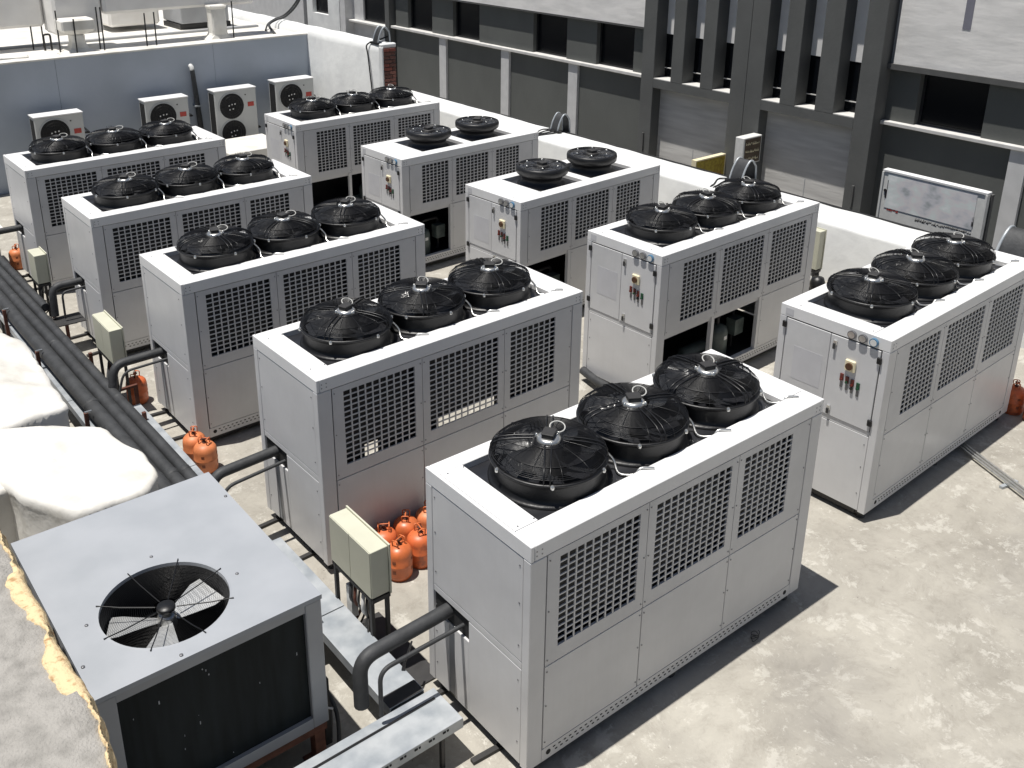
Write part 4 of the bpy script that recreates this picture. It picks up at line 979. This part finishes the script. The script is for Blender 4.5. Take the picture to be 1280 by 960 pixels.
o = put('hoop_pipe', MB().tube(bend_path([(0, 0, 0), (0, 0, .34), (.14, 0, .34), (.14, 0, 0)], .05), .022, 8).mesh('hoop_pipe', M['black']), loc=(2.28, 18.75, 2.58)); tag(o, 'small black hoop pipe on the upper roof at the left', 'pipe')
o = put('roof_kerb', MB().box(-3, 1.9, 0, .28, 0, .10).mesh('roof_kerb', M['membrane']), loc=(-.2, 18.05, 2.58), rz=-.25, bevel=.02); tag(o, 'low white kerb crossing the upper roof at the left edge', 'kerb')

# cables draped over the parapets
def hoses(label, x, y, z, arch, w, dirx=1, r=.018, tails=True, gap=.18, m='galv'):
    t = thing('curved_cable_ladder', label, 'cable ladder', (x, y, z)); paths = []
    for k in range(2):
        yy = k*gap
        pth = smooth_path([(-w*1.0, yy+.02, -.02), (-w*.75, yy+.01, arch*.45), (-w*.3, yy, arch*.86), (w*.2, yy, arch), (w*.75, yy, arch*.80), (w*1.1, yy, arch*.2), (w*1.2, yy, -1.2)], 6); paths.append(pth)
        put('side_rail', MB().tube(pth, r, 8).mesh('side_rail', M[m]), t)
    mb = MB(); n = len(paths[0]); vs = []
    for p in paths: vs += [(v[0], v[1], v[2]) for v in p]
    mb.add(vs, [(i, i+1, n+i+1, n+i) for i in range(n-1)], True); put('rubber_cable_bed', mb.mesh('rubber_cable_bed', M['foam']), t)
    put('clamp', MB().box(-w-.05, -w+.04, -.08, gap+.08, -.01, .03).mesh('clamp', M['black']), t)
    if tails:
        for k in range(4):
            yy = -.05+k*gap*.45
            put('cable', MB().tube(smooth_path([(-w, yy, .02), (-w-.12, yy+.04*k, .01), (-.62, yy+.05-.03*k, .01), (-.80, yy+.1-.06*k, -.05), (-.86-.04*k, yy+.3-.1*k, -.35-.08*k)], 6), .014, 6).mesh('cable', M['black']), t)
    return t
hoses('curved cable ladder over the low parapet beside the two-fan chillers, cables trailing down', 10.70, 11.38, .97, .36, .16, gap=.22)
hoses('curved cable ladder over the low parapet behind the chiller with open bays', 10.72, 6.52, .97, .38, .18, gap=.26)
hoses('broad curved cable ladder over the low parapet at the right edge', 10.72, 1.35, .97, .38, .26, gap=.62, r=.022, tails=False)
hoses('curved cable ladder over the tall white wall near its brick end', 8.04, 14.25, 2.74, .34, .14, gap=.20, r=.018, tails=False)
o = put('wall_cable', MB().tube(smooth_path([(8.2, 14.35, 2.86), (8.0, 14.4, 2.80), (7.80, 14.55, 2.70), (7.785, 14.5, 2.45), (7.79, 14.38, 1.6), (7.79, 14.3, .9)], 6), .016, 6).mesh('wall_cable', M['black'])); tag(o, 'black cable hanging down the tall white wall near the bricks', 'cable')
o = put('wall_cable', MB().tube(smooth_path([(7.3, 17.9, 2.60), (7.5, 18.6, 2.72), (7.8, 18.8, 2.80), (8.05, 18.7, 2.9), (8.3, 18.5, 3.25), (8.5, 18.3, 3.9)], 6), .03, 6).mesh('wall_cable', M['foam'])); tag(o, 'thick black cable climbing over the tall white wall at the top left', 'cable')
o = put('wall_cable', MB().tube(smooth_path([(7.4, 18.6, 2.60), (7.62, 18.9, 2.70), (7.83, 18.95, 2.80), (8.1, 18.9, 2.9), (8.35, 18.75, 3.2), (8.7, 18.6, 3.8)], 6), .022, 6).mesh('wall_cable', M['foam'])); tag(o, 'thinner black cable climbing over the tall white wall beside the thick one', 'cable')

# ================================================================ OFFICE BUILDING
B = thing('office_building', 'dark grey office building with deep vertical fins and pale cladding behind the roof', 'building', (17, 0, 0))
def bpart(name, boxes, m, bevel=0.0, parent=B): return simple(name, boxes, M[m], parent, bevel)
def window(y0, y1, z0, z1, x=.32, mull=0):
    f = bpart('window', [(x-.03, x+.02, y0, y0+.05, z0, z1), (x-.03, x+.02, y1-.05, y1, z0, z1), (x-.03, x+.02, y0+.05, y1-.05, z1-.05, z1), (x-.03, x+.02, y0+.05, y1-.05, z0, z0+.05)]
              + [(x-.025, x+.015, y0+(y1-y0)*(k+1)/(mull+1)-.02, y0+(y1-y0)*(k+1)/(mull+1)+.02, z0+.051, z1-.051) for k in range(mull)], 'winframe')
    put('pane', MB().box(x, x+.008, y0+.04, y1-.04, z0+.04, z1-.04).mesh('pane', M['glass']), f)
    return f
core = bpart('building_core', [(.6, 14, -20, 27.5, -6, 9), (.9, 14, 27.5, 62, -6, 9)], 'stucco')
# left wing
bpart('lower_wall', [(.15, .58, 15.0, 27.75, -6, .86)], 'stucco')
edges = [15.0, 15.54, 17.04, 18.32, 19.88, 22.64, 24.14, 25.39, 26.93, 27.75]
for i in range(0, len(edges), 2): bpart('wall_pier', [(.15, .58, edges[i], edges[i+1], .962, 2.205)], 'stucco')
for i in range(1, len(edges)-1, 2): window(edges[i], edges[i+1], .963, 2.2)
bpart('sill_ledge', [(0, .56, 15.06, 27.9, .87, .96)], 'ledge', .01)
bpart('pale_cladding', [(0, .58, 15.06, 27.9, 2.26, 9)], 'clad')
bpart('slab_edge', [(.004, .57, 15.06, 27.9, 2.207, 2.257)], 'edge')
for y in (17.72, 20.97, 24.46): bpart('pilaster', [(.06, .149, y, y+.40, -6, .868)], 'pilaster')
# a tall strip and the recessed bay on the far left
bpart('dark_pilaster', [(-.05, .5, 27.92, 28.2, -6, 9)], 'stucco2')
bpart('recess_wall', [(.35, .8, 30.4, 31.2, .8, 9), (.35, .8, 28.2, 28.8, .8, 9), (.36, .8, 28.2, 31.2, -6, .78)], 'pilaster')
window(28.8, 30.4, .86, 3.2, .45)
bpart('sill_ledge', [(.1, .84, 28.21, 31.15, .782, .858)], 'ledge', .01)
bpart('bay_frame', [(-.05, .6, 31.6, 32.5, -6, 9), (-.05, .6, 33.8, 34.3, -6, 9), (-.048, .598, 32.5, 33.8, -6, .9), (-.048, .598, 32.5, 33.8, 3.2, 9)], 'wall_white')
window(32.52, 33.78, .92, 3.2, .15)
bpart('bay_return', [(-.02, .88, 31.2, 31.59, -6, 9)], 'pilaster')
bpart('plain_wall', [(.1, .88, 34.9, 62, -6, 9)], 'pilaster'); bpart('dark_strip', [(.3, .88, 34.31, 34.89, -6, 9)], 'stucco2')  # narrow charcoal strip set back beside the plain wall
# fin bay
XF = -.30
bpart('main_pier', [(XF, .58, 14.345, 14.80, -6, 9)], 'stucco2', .008)
bpart('main_pier', [(XF, .58, 11.29, 11.75, -6, 9), (XF+.02, .58, 11.275, 11.29, -6, 9), (XF, .58, 10.79, 11.275, -6, 9)], 'stucco2')
bpart('main_pier', [(XF, .58, 7.77, 8.24, -6, 9)], 'stucco2', .008)
bpart('lintel_beam', [(XF+.002, .58, 11.752, 14.343, .745, .978)], 'stucco2'); bpart('lintel_beam', [(XF+.002, .58, 8.242, 10.788, .745, .978)], 'stucco2')
for (a, b) in ((13.34, 13.74), (12.32, 12.73), (9.83, 10.26), (8.79, 9.28)): bpart('vertical_fin', [(XF+.001, .58, a, b, .98, 9)], 'stucco2', .008)
for (a, b) in ((13.742, 14.343), (12.732, 13.338), (11.752, 12.318), (10.262, 10.788), (9.282, 9.828), (8.242, 8.788)):
    bpart('recess_sill', [(XF+.012, .578, a, b, .98, 1.0)], 'ledge')
    bpart('recess_spandrel', [(.13, .20, a, b, 2.157, 9)], 'back')
    bpart('shade_slab', [(XF+.02, .129, a, b, 4.45, 4.58)], 'stucco2')  # unseen slab added above the view to cast shade on the spandrel
    f = bpart('window', [(.145, .155, a, b, 1.0, 2.155)], 'glass')
    put('guard_rail', MB().box(.10, .125, a, b-.02, 1.24, 1.262).mesh('guard_rail', M['ledge']), f)
for (a, b) in ((11.752, 14.343), (8.242, 10.788)):
    bpart('sheet_panel', [(.03, .10, a, b, -6, .744)], 'shutter')
    bpart('panel_joint', [(.026, .0298, (a+b)/2-.012, (a+b)/2+.008, -3, -.8)], 'condside')
# core needs openings there: dark backing is the core itself
# right wing
bpart('pale_cladding', [(.02, .58, -20, 7.66, 2.262, 9)], 'clad')
bpart('slab_edge', [(-.03, .57, -20, 7.768, 2.14, 2.26)], 'edge')
bpart('corner_strip', [(.10, .57, 7.661, 7.768, 2.262, 9)], 'condside')
bpart('wall_pier', [(.15, .58, 7.06, 7.768, .985, 2.138)], 'stucco'); bpart('wall_pier', [(.15, .58, 2.2, 5.57, .985, 2.138)], 'stucco')
window(5.57, 7.06, .985, 2.138, .34); window(.6, 2.2, .985, 2.138, .34)
bpart('wall_pier', [(.15, .58, -20, .6, .985, 2.138)], 'stucco')
bpart('sill_ledge', [(0, .56, -20, 7.768, .90, .983)], 'ledge', .01)
bpart('lower_wall', [(.15, .58, -20, 7.768, -6, .898)], 'stucco')
for y in (4.53, .9, -2.6): bpart('pilaster', [(.06, .149, y, y+.35, -6, .898)], 'pilaster')
bpart('wall_slot', [(.012, .0198, 6.10, 6.27, 3.15, 9)], 'purple')
for y in (14.55, 7.98): bpart('wall_lamp', [(XF-.05, XF-.001, y, y+.05, -1.05, -.55)], 'edge')

# ================================================================ SIGNS
def scribble(root, name, m, axis, u0, u1, z0, z1, off, n, seed):
    """illegible painted lettering: rows of short strokes"""
    rnd = random.Random(seed); mb = MB(); u = u0
    while u < u1:
        w = rnd.uniform(.4, 1.2)*(u1-u0)/n; h = rnd.uniform(.35, 1.0)*(z1-z0); zz = z0+rnd.uniform(0, (z1-z0)-h)
        a, b = u, min(u1, u+w*.8)
        if axis == 'x': mb.box(a, b, off-.003, off, zz, zz+h*.45); mb.box(a, a+(b-a)*.3, off-.0035, off-.0005, zz, zz+h)
        else: mb.box(off-.003, off, a, b, zz, zz+h*.45); mb.box(off-.0035, off-.0005, a, a+(b-a)*.3, zz, zz+h)
        u += w
    return put(name, mb.mesh(name, M[m]), root)
t = thing('yellow_sign', 'yellow projecting sign with red script below the pale panel, half hidden by the parapet', 'sign', (15.55, 11.70, -1.9))
simple('sign_face', [(.01, 1.13, .0, .12, 0.0, 1.30)], M['yellow'], t); simple('sign_frame', [(-.012, 1.145, -.015, .135, 1.302, 1.335), (1.131, 1.15, -.012, .13, 0, 1.30), (-.012, .009, -.012, .13, 0, 1.30)], M['cream'], t)
scribble(t, 'sign_lettering', 'redink', 'x', .12, 1.05, .72, .95, -.001, 12, 3); scribble(t, 'sign_lettering', 'ink', 'x', .12, 1.0, .40, .58, -.001, 9, 4)
t = thing('box_sign', 'small brown and white projecting box sign mounted on the middle pier', 'sign', (15.97, 10.62, -.53))
simple('sign_case', [(0, .70, 0, .26, 0, .68)], M['label_white'], t, .012); simple('sign_face', [(.05, .66, -.006, -.001, .03, .64)], M['brownsign'], t)
for k in range(3): scribble(t, 'sign_lettering', 'cream', 'x', .09, .60, .10+.19*k, .18+.19*k, -.0065, 9, 10+k)
simple('sign_bracket', [(.3, .36, .1, .14, -.25, -.001)], M['seal'], t)
t = thing('billboard', 'wide white-framed billboard with a faded print beyond the low parapet at right', 'billboard', (13.0, 3.40, 0))
simple('board', [(.03, .12, .0, 1.86, -.6, 1.04)], M['label_white'], t)
simple('top_frame', [(.012, .16, -.03, 1.89, 1.041, 1.085)], M['white'], t, .006)
simple('side_frame', [(.0, .10, -.035, -.001, -.6, 1.04), (.0, .10, 1.861, 1.895, -.6, 1.04)], M['label_white'], t)
simple('poster', [(.022, .0295, .14, 1.78, .38, 1.02)], M['poster'], t)
simple('support_post', [(.13, .22, -.05, .05, -6, 1.03)], M['edge'], t); simple('support_post', [(.13, .22, 1.8, 1.9, -6, 1.03)], M['edge'], t)
scribble(t, 'lettering', 'ink', 'y', .62, 1.16, .27, .335, .0298, 15, 21); scribble(t, 'lettering', 'ink', 'y', .14, .62, .30, .345, .0285, 15, 22)
put('round_mark', MB().cylx(.012, .0215, 1.80, .70, .028, 12).mesh('round_mark', M['ink']), t)
scribble(t, 'side_marks', 'ink', 'y', 1.76, 1.80, .55, .90, .0215, 1, 23); scribble(t, 'emblem', 'redlabel', 'y', 1.50, 1.72, .33, .40, .0285, 4, 24); scribble(t, 'side_marks', 'ink', 'y', .13, .16, .44, .62, .0215, 1, 25)

# small clutter on the roof: an offcut hose beside the nearest chiller
o = put('hose_offcut', MB().tube([(-.02, .62, .44), (-.17, .50, .405), (-.22, .44, .41)], [.008, .012, .016], 6).mesh('hose_offcut', M['black']), loc=(-.1, .62, .0)); tag(o, 'short black hose end lying on the tray by the nearest chiller corner', 'hose')

rnd = random.Random(5)
pts = [(2.42+.05*cos(a)*rnd.uniform(.5, 1), -.11+.035*sin(a)*rnd.uniform(.5, 1), .012+.004*k) for k, a in enumerate([i*.9 for i in range(22)])]
o = put('wire_scrap', MB().tube(smooth_path(pts, 3), .003, 5).mesh('wire_scrap', M['black'])); tag(o, 'small tangle of wire on the roof in the shadow edge of the nearest chiller', 'wire')
mb = MB()
for k in range(900):
    x, y = rnd.uniform(-1, 9.5), rnd.uniform(-3.5, 15); q = rnd.uniform(.004, .013); a = rnd.uniform(0, 3.1); z = .001
    mb.add([(x, y, z), (x+q*cos(a), y+q*sin(a), z), (x+q*.7*cos(a+1.3), y+q*.7*sin(a+1.3), z), (x+q*.4*cos(a+.6), y+q*.4*sin(a+.6), z+q*.45)], [(0, 1, 3), (1, 2, 3), (2, 0, 3)])
o = put('grit', mb.mesh('grit', M['grout']), kind='stuff'); tag(o, 'fine grit and chips scattered over the roof surface', 'grit')
